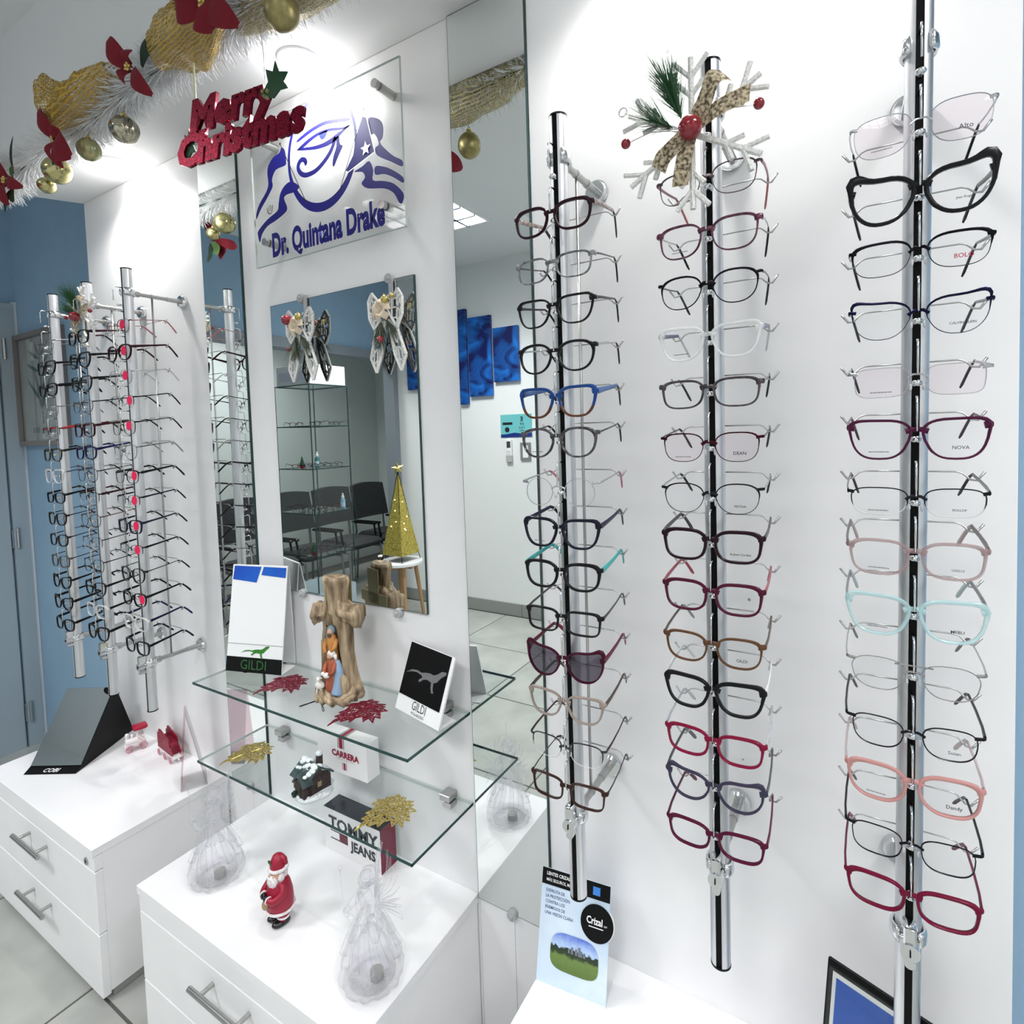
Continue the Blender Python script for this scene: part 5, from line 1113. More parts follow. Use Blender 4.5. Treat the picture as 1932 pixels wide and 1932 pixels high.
def snowflake(label, loc, rz, sc_=1.0):
    rr = random.Random(3); t = thing('snowflake_ornament', label, 'ornament', loc, rz, 'snowflake ornaments on the rods')
    mb = MB()
    for k in range(6):
        a = PI / 2 + k * PI / 3; d = Vector((math.cos(a), 0, math.sin(a))); p = Vector((-d.z, 0, d.x))
        mb.tube([d * .006, d * .100], .0042, 6)
        for f, L in ((.050, .022), (.074, .030)):
            for s in (-1, 1): mb.tube([d * f, d * (f + L * .82) + p * s * L * .72], .0038, 6)
    mb.build('white_branches', M_FOAM, t, smooth='auto')
    mb = MB(); needles(mb, (-.012, -.008, .02), (-.30, -.25, .9), 330, .078, .48, rr); needles(mb, (-.022, -.008, .010), (-.8, -.3, .4), 260, .060, .55, rr); mb.build('pine_sprig', M_PINE, t)
    mb = MB(); ribbon3(mb, [(0, -.010, 0), (.022, -.022, .026), (.034, -.026, .050), (.048, -.016, .052)], .012, (.6, 0, -.75)); ribbon3(mb, [(0, -.010, 0), (.035, -.02, .012), (.060, -.02, .018), (.076, -.016, .022)], .011, (.1, 0, 1)); ribbon3(mb, [(0, -.010, 0), (-.018, -.022, -.020), (-.034, -.020, -.030), (-.042, -.014, -.042)], .012, (.7, 0, -.6)); ribbon3(mb, [(0, -.010, 0), (-.004, -.020, -.030), (-.010, -.018, -.056), (-.014, -.012, -.070)], .011, (1, 0, -.1))
    me = mb.mesh('ribbon_bow', M_BURL2, True); link('ribbon_bow', me, t)
    mb = MB(); mb.ball((.004, -.026, -.004), .0155, 18, 12); mb.build('large_berry', M_BERRY, t, smooth=True)
    for x, z, r in ((-.088, .006, .0070), (.086, .006, .0070)):
        mb = MB(); mb.ball((x, -.014, z), r, 12, 8); mb.build('small_berry', M_BERRY, t, smooth=True)
        mb = MB(); mb.tube([(0, -.012, 0), (x * .6, -.013, z + .006), (x * .95, -.014, z)], .0007, 5); mb.build('berry_wire', M_STEEL, t)
    mb = MB(); mb.tube([(-.096 + .006 * math.cos(b), 0, .0585 + .006 * math.sin(b)) for b in [2 * PI * i / 14 for i in range(14)]], .0014, 6, closed=True); mb.build('hanging_loop', M_FOAM, t, smooth=True)
    t.scale = (sc_,) * 3; return t
snowflake('white snowflake ornament with pine, ribbon and berries on the right panel\'s middle rod', (-0.186, -0.198, 0.394), math.radians(0))
snowflake('white snowflake ornament with berries on the left panel\'s middle rod', (-2.020, -0.180, 0.392), math.radians(0), .92)
def lattice(mb, P, y, rr, r=.0036, cells=3):
    """white open lattice petal: outline and cross bars"""
    n = len(P); V = [Vector((x, y + 3.0 * x * x * 0, z)) for x, z in P]
    for i in range(n): mb.tube([V[i], V[(i + 1) % n]], r, 6)
    c = sum(V, Vector()) / n
    for v in V: mb.tube([v, c + (v - c) * .12], r * .62, 5)
    for i in range(n):
        m = (V[i] + V[(i + 1) % n]) / 2; q = c + (V[i] - c) * .5; mb.tube([m, q], r * .6, 5); q2 = c + (V[(i + 1) % n] - c) * .5; mb.tube([m, q2], r * .6, 5)
def bow(label, loc, flower):
    rr = random.Random(flower); t = thing('lattice_bow', label, 'ornament', loc, 0, 'lattice bows hanging on the mirror')
    for s, nm in ((-1, 'left'), (1, 'right')):
        mb = MB(); lattice(mb, [(s * .004, -.004), (s * .040, .036), (s * .052, .018), (s * .050, -.022), (s * .034, -.050)], -.010, rr); mb.build('bow_loop', M_FOAM, t, smooth='auto')
        mb = MB(); lattice(mb, [(s * .006, -.030), (s * .030 + (-.006 if s < 0 else .0), -.050), (s * .054, -.112), (s * .038, -.146), (s * .020, -.108)], -.006, rr); mb.build('bow_tail', M_FOAM, t, smooth='auto')
    mb = MB()
    for i in range(6):
        a = i * PI / 3 + .3; ribbon3(mb, [(-.006, -.014, -.004), (-.006 + .014 * math.cos(a), -.026, -.006 + .014 * math.sin(a)), (-.006 + .028 * math.cos(a), -.018, -.008 + .026 * math.sin(a))], .0085, (-math.sin(a), 0, math.cos(a)))
    mb.build('cloth_flower', M_CREAM, t, smooth=True)
    mb = MB(); needles(mb, (-.008, -.016, -.030), (-.1, -.1, -1), 150, .055, .45, rr, .0009); needles(mb, (.006, -.014, -.030), (.5, .0, -.8), 60, .05, .4, rr, .0009); mb.build('pine_sprig', M_PINE2, t)
    mb = MB(); mb.ball((-.030 if flower == 1 else -.004, -.026, .010 if flower == 1 else -.075), .013 if flower == 1 else .008, 14, 9); mb.build('large_berry', M_BERRY, t, smooth=True)
    mb = MB(); mb.ball((-.034 if flower == 1 else .030, -.020, -.064 if flower == 1 else .02), .006, 10, 7); mb.build('small_berry', M_BERRY if flower == 1 else M_GOLD, t, smooth=True)
    mb = MB(); mb.ball((.010, -.022, .014), .010, 12, 8, (1, .7, 1)); mb.build('gold_bud', M_GOLD, t, smooth=True)
    mb = MB(); mb.bx(-.006, .006, .010, .0125, .0, .075); mb.tube([(0, .002, .030), (0, -.002, .022), (0, -.010, .022), (0, -.014, .030)], .0022, 6); mb.build('clear_hook', M_CLIP, t)
    return t
bow('white lattice bow with a red berry hanging at the left of the wall mirror', (-1.210, -0.022, 0.292), 1)
bow('white lattice bow with cream flowers hanging at the right of the wall mirror', (-0.914, -0.022, 0.292), 2)

# ------------------------------------------------------------------ garland along the soffit
GP = catmull([(-2.66, -0.239, 0.904), (-2.341, -0.242, 0.851), (-2.075, -0.245, 0.864), (-1.766, -0.245, 0.86), (-1.511, -0.245, 0.875), (-1.256, -0.245, 0.881), (-1.043, -0.245, 0.878), (-0.83, -0.245, 0.867), (-0.532, -0.245, 0.888)], 10)
t = thing('tinsel_garland', 'bushy white tinsel garland pinned along the edge of the dropped ceiling', 'garland', (0, 0, 0))
mb = MB(); rr = random.Random(11)
for i in range(15000):
    f = rr.random() * (len(GP) - 1.001); k = int(f); p = GP[k].lerp(GP[k + 1], f - k)
    ax = (GP[k + 1] - GP[k]).normalized(); a = rr.uniform(0, 2 * PI)
    L = .066 * rr.uniform(.55, 1.12); 
    d = (Vector((0, math.cos(a), math.sin(a))) + ax * rr.uniform(-.55, .55)).normalized()
    if p.y + d.y * L > -.206 and p.z + d.z * L > ZS - .003: L *= .35
    e = p + d * L + Vector((0, 0, -.008 * rr.random())); m = p.lerp(e, .35); s = d.cross(Vector((rr.uniform(-1, 1), rr.uniform(-1, 1), rr.uniform(-1, 1)))).normalized() * .0014
    mb.add([m - s, m + s, e + s * .3, e - s * .3], [(0, 1, 2, 3)])
to = mb.build('tinsel', noisy('tinsel_white', (.72, .73, .74), (.86, .87, .88), 40, .45), t); to['kind'] = 'stuff'
mb = MB(); mb.tube(GP, .004, 6); mb.build('garland_wire', M_PINE, t)
M_GMESH = meshy('gold_mesh', (.46, .29, .045), .45, .3, 16, .06); M_GMESH2 = meshy('gold_mesh_pale', (.50, .42, .20), .5, .25, 12, .04); M_GMESH3 = meshy('gold_mesh_fine', (.46, .30, .05), .45, .3, 17, .08)
def puff(label, c, s, rz, m, seed, fl=.12, ry=0):
    """crumpled tube of mesh ribbon, pinched at both ends"""
    rr = random.Random(seed); t = thing('mesh_ribbon_puff', label, 'ribbon', c, rz, 'gold mesh ribbon in the garland')
    N, n = 44, 56; vs = []; uv = []
    ph = [rr.uniform(0, 6) for _ in range(6)]
    for i in range(N):
        f = i / (N - 1); w_ = math.sin(PI * (.06 + .88 * f)) ** .55
        for k in range(n):
            a = 2 * PI * k / n; r = w_ * (1 + fl * math.sin(3 * a + ph[0] + 4 * f) + fl * .6 * math.sin(5 * a + ph[1] + 7 * f) + fl * .5 * math.sin(9 * f * PI + ph[2] + 2 * a))
            q = Vector((s[0] * (f - .5) * 2, s[1] * r * math.cos(a), s[2] * r * math.sin(a) + ry * (f - .5)))
            nz = noise.noise(q * 26 + Vector((seed * 7, 0, 0))) * .55 + noise.noise(q * 60 + Vector((0, seed * 5, 0))) * .35
            vs.append(q * (1 + .22 * nz * w_) + Vector((0, 0, .010 * nz)))
    mb = MB(); mb.add(vs, [(i * n + k, i * n + (k + 1) % n, (i + 1) * n + (k + 1) % n, (i + 1) * n + k) for i in range(N - 1) for k in range(n)])
    me = mb.mesh('mesh_cloth', m, True); ul = me.uv_layers.new(name='uv')
    for li, l in enumerate(me.loops):
        v = l.vertex_index; i, k = v // n, v % n; ul.data[li].uv = (i / N * s[0] * 10, k / n * s[2] * 16)
    link('mesh_cloth', me, t)
    kn = MB(); kn.tube([(s[0] * .93, 0, -.012), (s[0] * .93, 0, .012)], .012, 8); kn.tube([(-s[0] * .93, 0, -.012), (-s[0] * .93, 0, .012)], .012, 8); kn.build('ribbon_knot', m, t, smooth=True)
    return t
puff('gold mesh ribbon puff at the left of the garland, beside a standing loop', (-1.670, -0.290, 0.876), (.155, .050, .036), math.radians(2), M_GMESH, 1, .16, .045)
puff('upright gold mesh loop at the left end of the long ribbon puff', (-1.830, -0.290, 0.905), (.042, .040, .066), math.radians(10), M_GMESH, 2, .12)
puff('large gold mesh ribbon puff above the hanging red greeting', (-1.205, -0.288, 0.858), (.118, .056, .056), math.radians(-4), M_GMESH3, 3, .12)
puff('widest pale gold mesh ribbon puff, at the top edge of the photo', (-0.880, -0.246, 0.868), (.215, .042, .068), math.radians(0), M_GMESH2, 4, .06, .0)
M_FELT = noisy('felt_red', (.135, .0012, .008), (.165, .002, .012), 120, .85); M_FELTD = mat('felt_dark_green', (.010, .030, .016), .8); M_FELTG = mat('felt_green', (.05, .10, .025), .8)
def petal(mb, b, e, w, bulge, rr):
    b, e = Vector(b), Vector(e); d = e - b; side = d.cross(Vector((0, 1, 0))).normalized(); N = 9; vs = []
    for i in range(N):
        f = i / (N - 1); ww = w * math.sin(PI * min(1, f * .86 + .10)) ** .8; p = b + d * f + Vector((0, -bulge * math.sin(PI * f), 0))
        for j in (-1, 0, 1): vs.append(p + side * ww * j + Vector((0, -.25 * ww * (1 - abs(j)), 0)))
    mb.add(vs, [(3 * i + j, 3 * i + j + 1, 3 * i + j + 4, 3 * i + j + 3) for i in range(N - 1) for j in range(2)])
def poinsettia(label, c, petals, leaves, seed):
    rr = random.Random(seed); t = thing('felt_poinsettia', label, 'flower', c, 0, 'red felt flowers in the garland')
    for (x, z, w_) in petals:
        mb = MB(); petal(mb, (x * .06, -.004, z * .06), (x, -.012, z), w_, .016, rr); mb.build('petal', M_FELT, t, smooth=True)
    for (x, z, w_, g) in leaves:
        mb = MB(); petal(mb, (x * .2, .008, z * .2), (x, .0, z), w_, .006, rr); mb.build('leaf', M_FELTG if g else M_FELTD, t, smooth=True)
    mb = MB()
    for i in range(5): a = i * 2 * PI / 5; mb.ball((.007 * math.cos(a), -.014, .007 * math.sin(a)), .0048, 8, 6)
    mb.build('flower_centre', M_GOLD, t, smooth=True)
poinsettia('red felt flower with two long petals in the middle of the garland', (-1.373, -0.311, 0.832), [(-.080, .088, .024), (.092, -.090, .020), (-.020, -.030, .022), (.020, .030, .020)], [(.075, .045, .014, 0), (.10, .02, .010, 0)], 1)
poinsettia('red felt flower beside the gold balls near the left of the garland', (-1.758, -0.311, 0.789), [(-.070, .098, .022), (.090, -.070, .036), (.040, -.085, .018), (-.020, -.050, .020), (.035, .010, .020)], [(-.05, -.05, .016, 0)], 2)
poinsettia('red felt flower with a bright green leaf at the left end of the garland', (-2.091, -0.311, 0.768), [(-.085, .100, .034), (.02, -.075, .028), (.125, -.050, .018), (-.055, -.02, .026)], [(.035, .035, .018, 1), (.018, -.062, .022, 1), (-.05, -.075, .016, 0), (.045, .115, .010, 0)], 3)
poinsettia('largest red felt flower, hanging over the greeting at the top of the photo', (-1.048, -0.332, 0.825), [(.028, -.062, .036), (.105, -.082, .026), (-.085, .025, .040), (.055, .040, .040), (-.02, .09, .04)], [(-.120, .062, .030, 0), (-.07, .10, .026, 0)], 4)
def bauble(label, c, r, m, ridged=0, flat=1.0, top=(0, 0, 1)):
    t = thing('bauble', label, 'bauble', c, 0, 'gold baubles in the garland')
    fn = (lambda p: p * (1 + .045 * math.sin(ridged * math.atan2(p.y, p.x)))) if ridged else None
    mb = MB(); mb.ball((0, 0, 0), r, 40 if ridged else 24, 16, (1, 1, flat), fn=fn); mb.build('globe', m, t, smooth=True)
    mb = MB(); mb.cyl((0, 0, r * flat * .95), (0, 0, r * flat * 1.2), r * .22, n=12); mb.tube([(r * .15 * math.cos(a), 0, r * flat * 1.3 + r * .15 * math.sin(a)) for a in [2 * PI * i / 12 for i in range(12)]], .0009, 5, closed=True); mb.build('cap', M_GOLD, t, smooth='auto')
    mb = MB(); mb.tube([(0, 0, r * flat * 1.42), (0, .006, r * flat * 1.42 + .035)], .0008, 5); mb.build('hanger', M_STEEL, t)
M_BGOLD = mat('bauble_gold', (.46, .42, .20), .18, .9); M_BSILV = mat('bauble_champagne', (.40, .37, .28), .10, 1.0); M_BMATT = noisy('bauble_olive_gold', (.25, .21, .085), (.33, .28, .12), 120, .35, .7); M_BGRN = noisy('bauble_green_gold', (.24, .30, .17), (.55, .46, .22), 6, .3, .35, stretch=(14, 14, 1))
bauble('champagne twisted glass bauble hanging below the long gold ribbon puff', (-1.547, -0.255, 0.778), .032, M_BSILV, 9, .95)
bauble('smooth pale gold bauble under the red flower at the left', (-1.929, -0.255, 0.778), .037, M_BGOLD, 0, .95)
bauble('green and gold striped bauble beside the red flower at the left', (-1.735, -0.255, 0.782), .0275, M_BGRN, 16, 1.0)
bauble('small shiny gold bauble at the far left end of the garland', (-2.002, -0.255, 0.755), .024, M_BGOLD, 0, .9)
bauble('large dull gold bauble over the pale ribbon puff at the top of the photo', (-0.884, -0.298, 0.772), .031, M_BMATT, 0, 1.1)

# red glitter greeting hanging from the garland
t = thing('greeting_sign', 'red glitter greeting in two rows of script hanging from the garland', 'sign', (-1.092, -.255, .662), math.radians(12))
def script(s, size, x, z, sh, sl, sx):
    me = text_mesh(s, size, M_GRED2, bold=.058, sx=sx, extrude=.004, shear=sh)
    for v in me.vertices: v.co.z += v.co.x * sl
    return link('glitter_word', me, t, (x, 0, z))
script('Merry', .086, -.020, .006, .20, .06, 1.02); script('Christmas', .084, -.004, -.058, .20, .06, .96)
mb = MB(); P = [(-.02, 0), (.006, .028), (.0, .060), (.022, .050), (.030, .075), (.040, .046), (.066, .040), (.052, .022), (.066, .002), (.040, .002), (.020, -.014)]
mb.prism([(x * .80 + .085, z * .8 + .030) for x, z in P], -.009, -.006); mb.build('holly_leaf', mat('holly_glitter', (.02, .075, .035), .4), t); mb = MB(); mb.prism([(-.150 + x * .45, -.040 + z * .7) for x, z in P], .002, .005); mb.build('holly_leaf', mat('holly_glitter', (.02, .075, .035), .4), t)
mb = MB()
for x, z in ((.080, .026), (.088, .034), (.076, .036), (.086, .022)): mb.ball((x, -.010, z), .0045, 9, 7)
mb.build('holly_berries', mat('berry_green_gold', (.20, .19, .08), .3), t, smooth=True)
mb = MB(); mb.bx(-.112, -.108, -.001, .001, .055, .175); mb.build('hanging_ribbon', mat('ribbon_pale_yellow', (.62, .62, .36), .5), t)
mb = MB(); mb.tube([(.075, 0, .066), (.075, 0, .110), (.068, 0, .185)], .0008, 5); mb.build('hanging_wire', M_STEEL, t)
# ------------------------------------------------------------------ the far side of the room (seen in the mirrors) and the left wall
def eye_art(nm, hue):
    m = bpy.data.materials.new(nm); m.use_nodes = True; nt = m.node_tree; b = nt.nodes['Principled BSDF']; b.inputs['Roughness'].default_value = .4
    tc = nt.nodes.new('ShaderNodeTexCoord'); mp = nt.nodes.new('ShaderNodeMapping'); mp.inputs['Scale'].default_value = (1.6, 1, 2.2); mp.inputs['Rotation'].default_value = (0, hue, 0)
    wv = nt.nodes.new('ShaderNodeTexNoise'); wv.inputs['Scale'].default_value = 2.6; wv.inputs['Detail'].default_value = 4; wv.inputs['Distortion'].default_value = 1.6
    r = nt.nodes.new('ShaderNodeValToRGB'); r.color_ramp.elements[0].color = (.002, .005, .085, 1); r.color_ramp.elements[1].color = (.008, .18, .66, 1); r.color_ramp.elements[0].position = .38; r.color_ramp.elements[1].position = .68
    nt.links.new(tc.outputs['Object'], mp.inputs[0]); nt.links.new(mp.outputs[0], wv.inputs['Vector']); nt.links.new(wv.outputs['Fac'], r.inputs[0]); nt.links.new(r.outputs[0], b.inputs['Base Color']); return m
A1 = eye_art('canvas_blue', .5)
YW = -2.8
for k, (x0, x1, z0, z1, lab) in enumerate([(-3.325, -3.08, .386, .80, 'short blue canvas panel nearest the room corner'), (-3.05, -2.79, .25, .93, 'second blue canvas panel from the room corner'),
                                      (-2.765, -2.685, .23, 1.0, 'narrow tallest blue canvas panel in the middle of the set'), (-2.665, -2.449, .289, .921, 'blue canvas panel with a pale arc, right of the tallest one'), (-2.428, -2.2006, .389, .811, 'short blue canvas panel with a pale corner, last of the row')]):
    t = thing('canvas_panel', lab, 'wall art', (x0, YW, z0), 0, 'blue canvas panels on the opposite wall')
    MB().bbox(((x1 - x0) / 2, .016, (z1 - z0) / 2), (x1 - x0, .030, z1 - z0), .002).build('stretched_canvas', A1, t)
    MB().bx(.01, x1 - x0 - .01, .0002, .0016, .01, z1 - z0 - .01).build('stretcher_back', M_WOODB, t)
t = thing('eye_chart_poster', 'turquoise eye test poster with a large letter on the opposite white wall', 'poster', (-2.3955, YW, -.0487))
W_, H_ = .283, .179
MB().bx(0, W_, .0005, .004, 0, H_).build('poster_board', mat('poster_turquoise', (.16, .52, .54), .4), t)
mb = MB(); mb.add([(0, .0044, 0), (W_, .0044, 0), (W_, .0044, .034), (W_ * .72, .0044, .026), (W_ * .45, .0044, .036), (W_ * .2, .0044, .026), (0, .0044, .022)], [(0, 1, 2, 3, 4, 5, 6)]); mb.build('wave_print', mat('poster_navy', (.01, .03, .20), .4), t)
def wtext(s, size, p, x, z, m=M_INK, **k):
    me = text_mesh(s, size, m, **k); return link('poster_lettering', me, p, (x, .0052, z), (0, 0, PI))
wtext('E', .048, t, .195, .125, bold=.03); 
for i, (s, sz, z) in enumerate((('F P', .026, .092), ('T O Z', .020, .066), ('L P E D', .014, .046))): wtext(s, sz, t, .195, z, bold=.02)
mb = MB(); mb.bx(.02, .11, .0042, .0048, .098, .118); mb.cyl((.06, .0042, .060), (.06, .0048, .060), .021, n=20); mb.build('poster_badge', M_INK, t)
t = thing('remote_control', 'white remote control in a wall holder below the turquoise poster', 'remote control', (-2.345, YW, -.2455))
MB().bbox((.027, .012, .10), (.046, .018, .165), .004).build('handset', M_CARD, t); MB().bx(.010, .044, .0212, .0218, .115, .165).build('screen', mat('remote_screen', (.05, .055, .05), .3), t)
mb = MB()
for i in range(3):
    for j in range(4): mb.bbox((.015 + .012 * i, .0214, .03 + .018 * j), (.008, .0016, .010), .0005)
mb.build('button', mat('remote_button', (.5, .5, .48), .5), t); MB().bbox((.027, .012, .03), (.054, .023, .055), .003).build('wall_holder', mat('holder_grey', (.45, .45, .43), .5), t)
t = thing('light_switch', 'grey framed white light switch beside the remote control', 'switch', (-2.218, YW, -.229))
mb = MB()
for a in (.010, .080): mb.bx(a - .010, a + .010, .0005, .012, 0, .137)
for a in (.010, .127): mb.bx(.0202, .0698, .0005, .0115, a - .010, a + .010)
mb.build('frame', mat('switch_frame', (.22, .22, .22), .4), t); MB().bbox((.045, .005, .0685), (.052, .008, .10), .002).build('rocker', M_CARD, t)

# framed plant print on the recessed blue wall
t = thing('framed_print', 'framed botanical print of a slender plant on the blue wall beside the door', 'picture', (-3.475, .1353, .004))
W_, H_ = .500, .528
mb = MB()
for a in (.011, W_ - .011): mb.bx(a - .011, a + .011, -.030, -.0005, 0, H_)
for a in (.011, H_ - .011): mb.bx(.0222, W_ - .0222, -.0295, -.0005, a - .011, a + .011)
mb.build('frame', mat('frame_taupe', (.19, .175, .17), .5), t)
MB().bx(.02, W_ - .02, -.012, -.006, .02, H_ - .02).build('print_sheet', noisy('paper_aged', (.66, .68, .65), (.78, .79, .76), 14, .5), t)
mb = MB(); 
def leafp(mb, b, e, w_):
    b, e = Vector((b[0], -.013, b[1])), Vector((e[0], -.013, e[1])); d = e - b; s = Vector((-d.z, 0, d.x)).normalized() * w_; P = [b, b + d * .35 + s, b + d * .7 + s * .7, e, b + d * .7 - s * .3, b + d * .35 - s * .5]; mb.add(P, [tuple(range(6))])
mb.tube([(.25, -.013, .10), (.255, -.013, .24), (.25, -.013, .42)], .003, 5)
for b, e, w_ in (((.25, .20), (.10, .32), .014), ((.25, .20), (.38, .33), .014), ((.25, .21), (.18, .37), .013), ((.25, .21), (.33, .38), .013), ((.252, .34), (.10, .39), .013), ((.252, .35), (.36, .42), .013), ((.25, .40), (.13, .45), .013), ((.25, .41), (.35, .47), .013), ((.25, .41), (.20, .49), .012), ((.25, .41), (.29, .50), .012), ((.25, .16), (.20, .28), .012), ((.25, .16), (.31, .27), .012)): leafp(mb, b, e, w_)
mb.build('plant_drawing', mat('plant_ink', (.045, .13, .12), .6), t)
mb = MB(); rr = random.Random(2)
for x in range(9): mb.bx(.13 + x * .028, .13 + x * .028 + .018, -.0128, -.0122, .060, .085) if x not in (3, 6) else None
for i in range(26): xx, zz = rr.uniform(.05, .45), rr.uniform(.15, .47); mb.add([(xx, -.0126, zz), (xx + .003, -.0126, zz), (xx + .006, -.0126, zz - .030)], [(0, 1, 2)])
mb.build('print_caption', mat('caption_grey', (.33, .34, .32), .6), t)
MB().bx(.014, W_ - .014, -.0185, -.017, .014, H_ - .014).build('glazing', M_ACRY, t)

# glass display case by the opening
t = thing('display_case', 'tall glass display case of frames and bottles, reflected in the wall mirror', 'display case', (-3.47, -1.88, ZF))
W_, D_ = .36, .33; zz = lambda z: z - ZF
SHZ = [.360, .080, -.213, -.520, -.815]
MB().bx(0, W_, 0, D_, .002, zz(-1.06)).build('base_cabinet', M_DOORG, t)
for k, z in enumerate(SHZ):
    mb = MB(); mb.add([(0, 0, zz(z)), (W_, 0, zz(z)), (W_, D_, zz(z)), (0, D_, zz(z))], [(0, 1, 2, 3)]); mb.build('glass_plate', M_GLASS, t)
    mb = MB()
    for a in ((0, W_, 0, .003), (0, W_, D_ - .003, D_), (0, .003, 0, D_), (W_ - .003, W_, 0, D_)): mb.bx(a[0], a[1], a[2], a[3], zz(z) - .006, zz(z) + .0)
    mb.build('plate_edge', M_GEDGE, t)
for x in (0, W_):
    for y in (0, D_): MB().box((x, y, (zz(-1.06) + zz(.36)) / 2), (.006, .006, zz(.36) - zz(-1.06))).build('corner_post', M_MEDGE, t)
mb = MB()
for a, b in (((0, D_), (W_, D_)), ((W_, 0), (W_, D_))): mb.add([(a[0], a[1], zz(-1.06)), (b[0], b[1], zz(-1.06)), (b[0], b[1], zz(.36)), (a[0], a[1], zz(.36))], [(0, 1, 2, 3)])
mb.build('glass_wall', M_GLASS, t)
t = thing('white_box', 'white lidded box standing on top of the tall glass case', 'box', (-3.46, -1.87, .3605))
MB().bbox((.175, .155, .068), (.345, .31, .135), .003).build('box_body', M_CARD, t)
MB().bx(.03, .32, .3102, .3112, .03, .09).build('front_label', mat('label_lilac', (.70, .70, .80), .5), t); MB().bx(.346, .3485, .03, .28, .03, .09).build('side_label', mat('label_lilac', (.70, .70, .80), .5), t)
rr = random.Random(9); kk = 0
PROTO = [dict(s='way', c=BLK, h=.036), dict(s='rectr', c=DBR, h=.034), dict(s='panto', c=(.10, .012, .02), h=.038), dict(s='soft', c=(.02, .02, .05), h=.036)]
SN = {.080: 'top', -.213: 'second', -.520: 'third', -.815: 'lowest'}
protos = {}
for z, spots in ((.080, [(.30, .25), (.30, .08), (.10, .24)]), (-.213, [(.29, .28), (.29, .17), (.29, .06), (.13, .26), (.13, .12)]), (-.520, [(.28, .28), (.28, .17), (.28, .06), (.15, .26), (.15, .12), (.07, .20)]), (-.815, [(.28, .28), (.28, .17), (.28, .06), (.15, .26), (.15, .12)])):
    for j, (px, py) in enumerate(spots):
        lab = 'folded out dark glasses lying on the %s shelf of the glass case' % SN[z]; q = kk % 4; kk += 1
        loc = (-3.47 + px, -1.88 + py, z + .017)
        if q not in protos: o = protos[q] = make_glasses(PROTO[q], loc, lab, 'glasses on the %s shelf of the glass case' % SN[z], light=True)
        else:
            o = copy_tree(protos[q]); o.location = W3(*loc); o['label'] = lab; o['group'] = 'glasses on the %s shelf of the glass case' % SN[z]
        o.rotation_euler = (0, 0, math.radians(rr.choice((95, 100, 85, 178, 172)) if px > .2 else rr.uniform(60, 170))); 
        o.scale = (.75,) * 3
def bottle(label, loc, col, g=None):
    t = thing('spray_bottle', label, 'bottle', loc, 0, g)
    MB().lathe([(.0165, 0.0005), (.0175, .004), (.0175, .062), (.012, .074), (.008, .078)], 18).build('bottle_body', col, t, smooth='auto')
    MB().lathe([(.0105, .0785), (.0105, .092), (.006, .096), (.005, .112), (.003, .113)], 14).build('white_cap', M_CARD, t, smooth='auto')
    mb = MB(); P = [(.0180 * math.cos(a), .0180 * math.sin(a)) for a in [PI * i / 9 for i in range(10)]]; mb.add([(x, y, z) for z in (.014, .048) for x, y in P], [(i, i + 1, 11 + i, 10 + i) for i in range(9)]); mb.build('label', M_SKYC, t)
bottle('teal spray bottle with white cap on the second shelf of the glass case', (-3.22, -1.68, -.213), mat('bottle_teal', (.02, .16, .17), .2))
bottle('pale blue spray bottle with white cap on the third shelf of the glass case', (-3.16, -1.84, -.520), mat('bottle_blue', (.25, .45, .62), .2))
for lab, loc in (('tiny green felt tree with red pot on the second shelf of the glass case', (-3.28, -1.60, -.213)), ('tiny green felt tree with red pot on the lowest shelf of the glass case', (-3.20, -1.60, -.815))):
    t = thing('felt_tree', lab, 'ornament', loc); MB().lathe([(.016, .024), (.012, .045), (.006, .070), (.001, .086)], 10).build('green_cone', M_PINE, t); MB().lathe([(.014, .0005), (.017, .022), (.012, .024)], 12).build('red_pot', M_FELT, t)

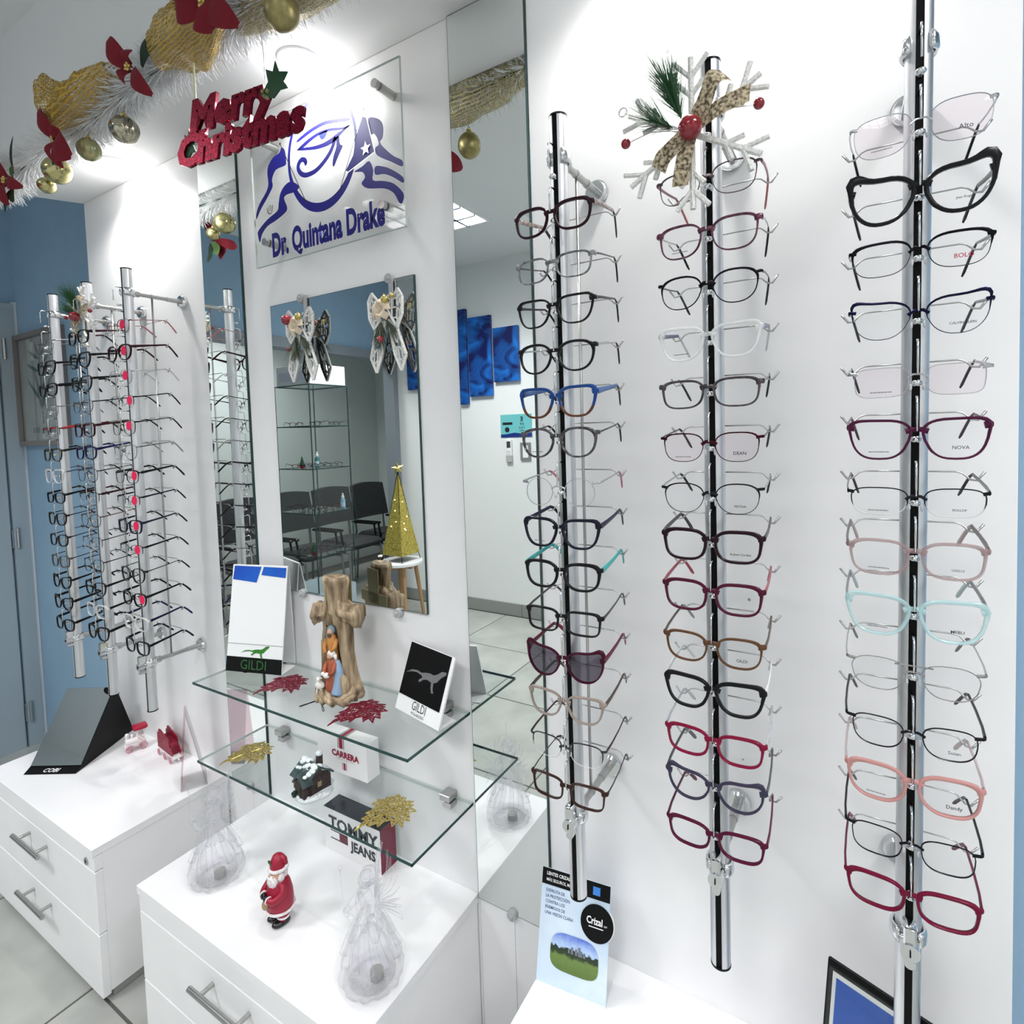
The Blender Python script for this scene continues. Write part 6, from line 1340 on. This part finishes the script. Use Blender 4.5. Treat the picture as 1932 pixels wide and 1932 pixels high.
# chairs in the waiting area beyond the opening
M_CHAIR = noisy('chair_fabric_charcoal', (.030, .032, .033), (.05, .052, .054), 80, .85); M_CHF = mat('chair_frame_grey', (.24, .25, .25), .35, .6)
chair0 = None
for k, y in enumerate((-2.36, -2.85, -3.34, -1.87)):
    loc = (-4.46, y, ZF); lab = 'charcoal padded waiting chair beyond the opening, ' + ['behind the glass case', 'second from the far end', 'at the far end', 'nearest the door'][k]
    if chair0 is None:
        t = chair0 = thing('waiting_chair', lab, 'chair', loc, 0, 'waiting chairs beyond the opening')
        mb = MB(); mb.bbox((.26, 0, .445), (.46, .44, .075), .03); mb.build('seat', M_CHAIR, t, smooth='auto')
        mb = MB(); vs = []; N = 9
        for i in range(N):
            f = i / (N - 1) * 2 - 1
            for z in (0, 1): 
                for d in (0, 1): vs.append((.0 + .03 * f * f + d * .05 - z * .06, f * .225 * (1 - .04 * z), .62 + z * .36 - .02 * f * f * z))
        mb.add(vs, [q for i in range(N - 1) for q in ((4 * i, 4 * i + 2, 4 * i + 6, 4 * i + 4), (4 * i + 1, 4 * i + 5, 4 * i + 7, 4 * i + 3), (4 * i + 2, 4 * i + 3, 4 * i + 7, 4 * i + 6), (4 * i, 4 * i + 4, 4 * i + 5, 4 * i + 1))] + [(0, 1, 3, 2), (4 * N - 4, 4 * N - 2, 4 * N - 1, 4 * N - 3)])
        mb.build('backrest', M_CHAIR, t, smooth='auto')
        for s in (-1, 1):
            mb = MB(); mb.tube(catmull([(.02, s * .20, .64), (.03, s * .20, .50), (.06, s * .20, .40), (.45, s * .20, .39)], 4), .012, 8); mb.build('side_frame', M_CHF, t, smooth=True)
            for x in (.05, .45): mb = MB(); mb.cyl((x, s * .20, .39), (x + (.03 if x > .2 else -.03), s * .21, .002), .011, n=8); mb.build('leg', M_CHF, t, smooth='auto')
            mb = MB(); mb.bbox((.22, s * .215, .60), (.34, .036, .022), .008); mb.cyl((.36, s * .215, .59), (.40, s * .21, .39), .010, n=8); mb.build('armrest', M_BLACK, t)
    else:
        t = copy_tree(chair0); t.location = W3(*loc); t['label'] = lab
# gold cone tree on a stool
t = thing('round_stool', 'round white topped stool with wooden legs carrying the gold cone tree', 'stool', (-3.14, -2.40, ZF))
MB().lathe([(.165, .432), (.172, .437), (.172, .455), (.166, .460)], 32).build('round_top', M_WALLW, t, smooth='auto')
M_LEGW = noisy('leg_oak', (.36, .20, .09), (.45, .27, .13), 14, .5, stretch=(1, 1, .1))
for a in (40, 130, 220, 310): c, s = math.cos(math.radians(a)), math.sin(math.radians(a)); mb = MB(); mb.cyl((c * .11, s * .11, .432), (c * .165, s * .165, .001), .018, .013, 12); mb.build('leg', M_LEGW, t, smooth='auto')
mb = MB(); mb.bx(-.11, .11, -.012, .012, .40, .43).bx(-.012, .012, -.11, .11, .40, .43); mb.build('brace', M_LEGW, t)
t = thing('cone_tree', 'slim gold glitter pyramid tree with a star on a wire stand', 'christmas tree', (-3.14, -2.40, ZF + .4605))
mb = MB()
N = 40
vs = []
for i in range(N + 1):
    f = i / N
    for k in range(4): a = math.radians(45 + 90 * k); r = .145 * (1 - f) + .003; vs.append((r * math.cos(a), r * math.sin(a), .055 + .65 * f))
mb.add(vs, [(4 * i + k, 4 * i + (k + 1) % 4, 4 * i + 4 + (k + 1) % 4, 4 * i + 4 + k) for i in range(N) for k in range(4)]); mb.build('glitter_cone', noisy('tinsel_gold', (.20, .15, .015), (.80, .66, .16), 150, .35, .6, bump=1.0, detail=3), t)
mb = MB()
for k in range(4): a = math.radians(45 + 90 * k); c, s = math.cos(a), math.sin(a); mb.cyl((.152 * c, .152 * s, .001), (.003 * c, .003 * s, .715), .0026, n=6)
mb.build('wire_stand', M_BLACK, t)
mb = MB(); P = []
for i in range(10): a = PI / 2 + i * PI / 5 + .15; r = .052 if i % 2 == 0 else .023; P.append((r * math.cos(a), .745 + r * math.sin(a)))
n = 10; vs = [(u, 0, v) for u, v in P] + [(0, -.014, .745), (0, .014, .745)]; mb.add(vs, [(i, (i + 1) % n, n) for i in range(n)] + [((i + 1) % n, i, n + 1) for i in range(n)]); so2 = mb.build('star', M_GOLD, t); so2.rotation_euler = (0, 0, math.radians(-50))
rr = random.Random(4)
for i in range(9):
    f = rr.uniform(.15, .8); r = .145 * (1 - f) * .74; k = rr.choice((0, 1)); u = rr.uniform(-.5, .5) * r
    mb = MB(); mb.ball((u if k else r, r if k else u, .055 + .65 * f), .0055, 8, 6); mb.build('tree_light', mat('bulb_warm', (1, .85, .4), .3, emit=(1, .85, .45), es=2.5), t)
t = thing('pudding_ornament', 'small brown pudding ornament with white icing on the stool beside the gold tree', 'ornament', (-3.275, -2.305, ZF + .4605))
mb = MB(); mb.ball((0, 0, .024), .026, 14, 9, (1, 1, .92)); mb.build('pudding', mat('pudding_brown', (.06, .03, .02), .6), t, smooth=True); mb = MB(); mb.ball((0, 0, .036), .022, 14, 8, (1, 1, .62), fn=lambda p: p * (1 + .12 * math.sin(5 * math.atan2(p.y, p.x)))); mb.build('icing', M_CARD, t, smooth=True)
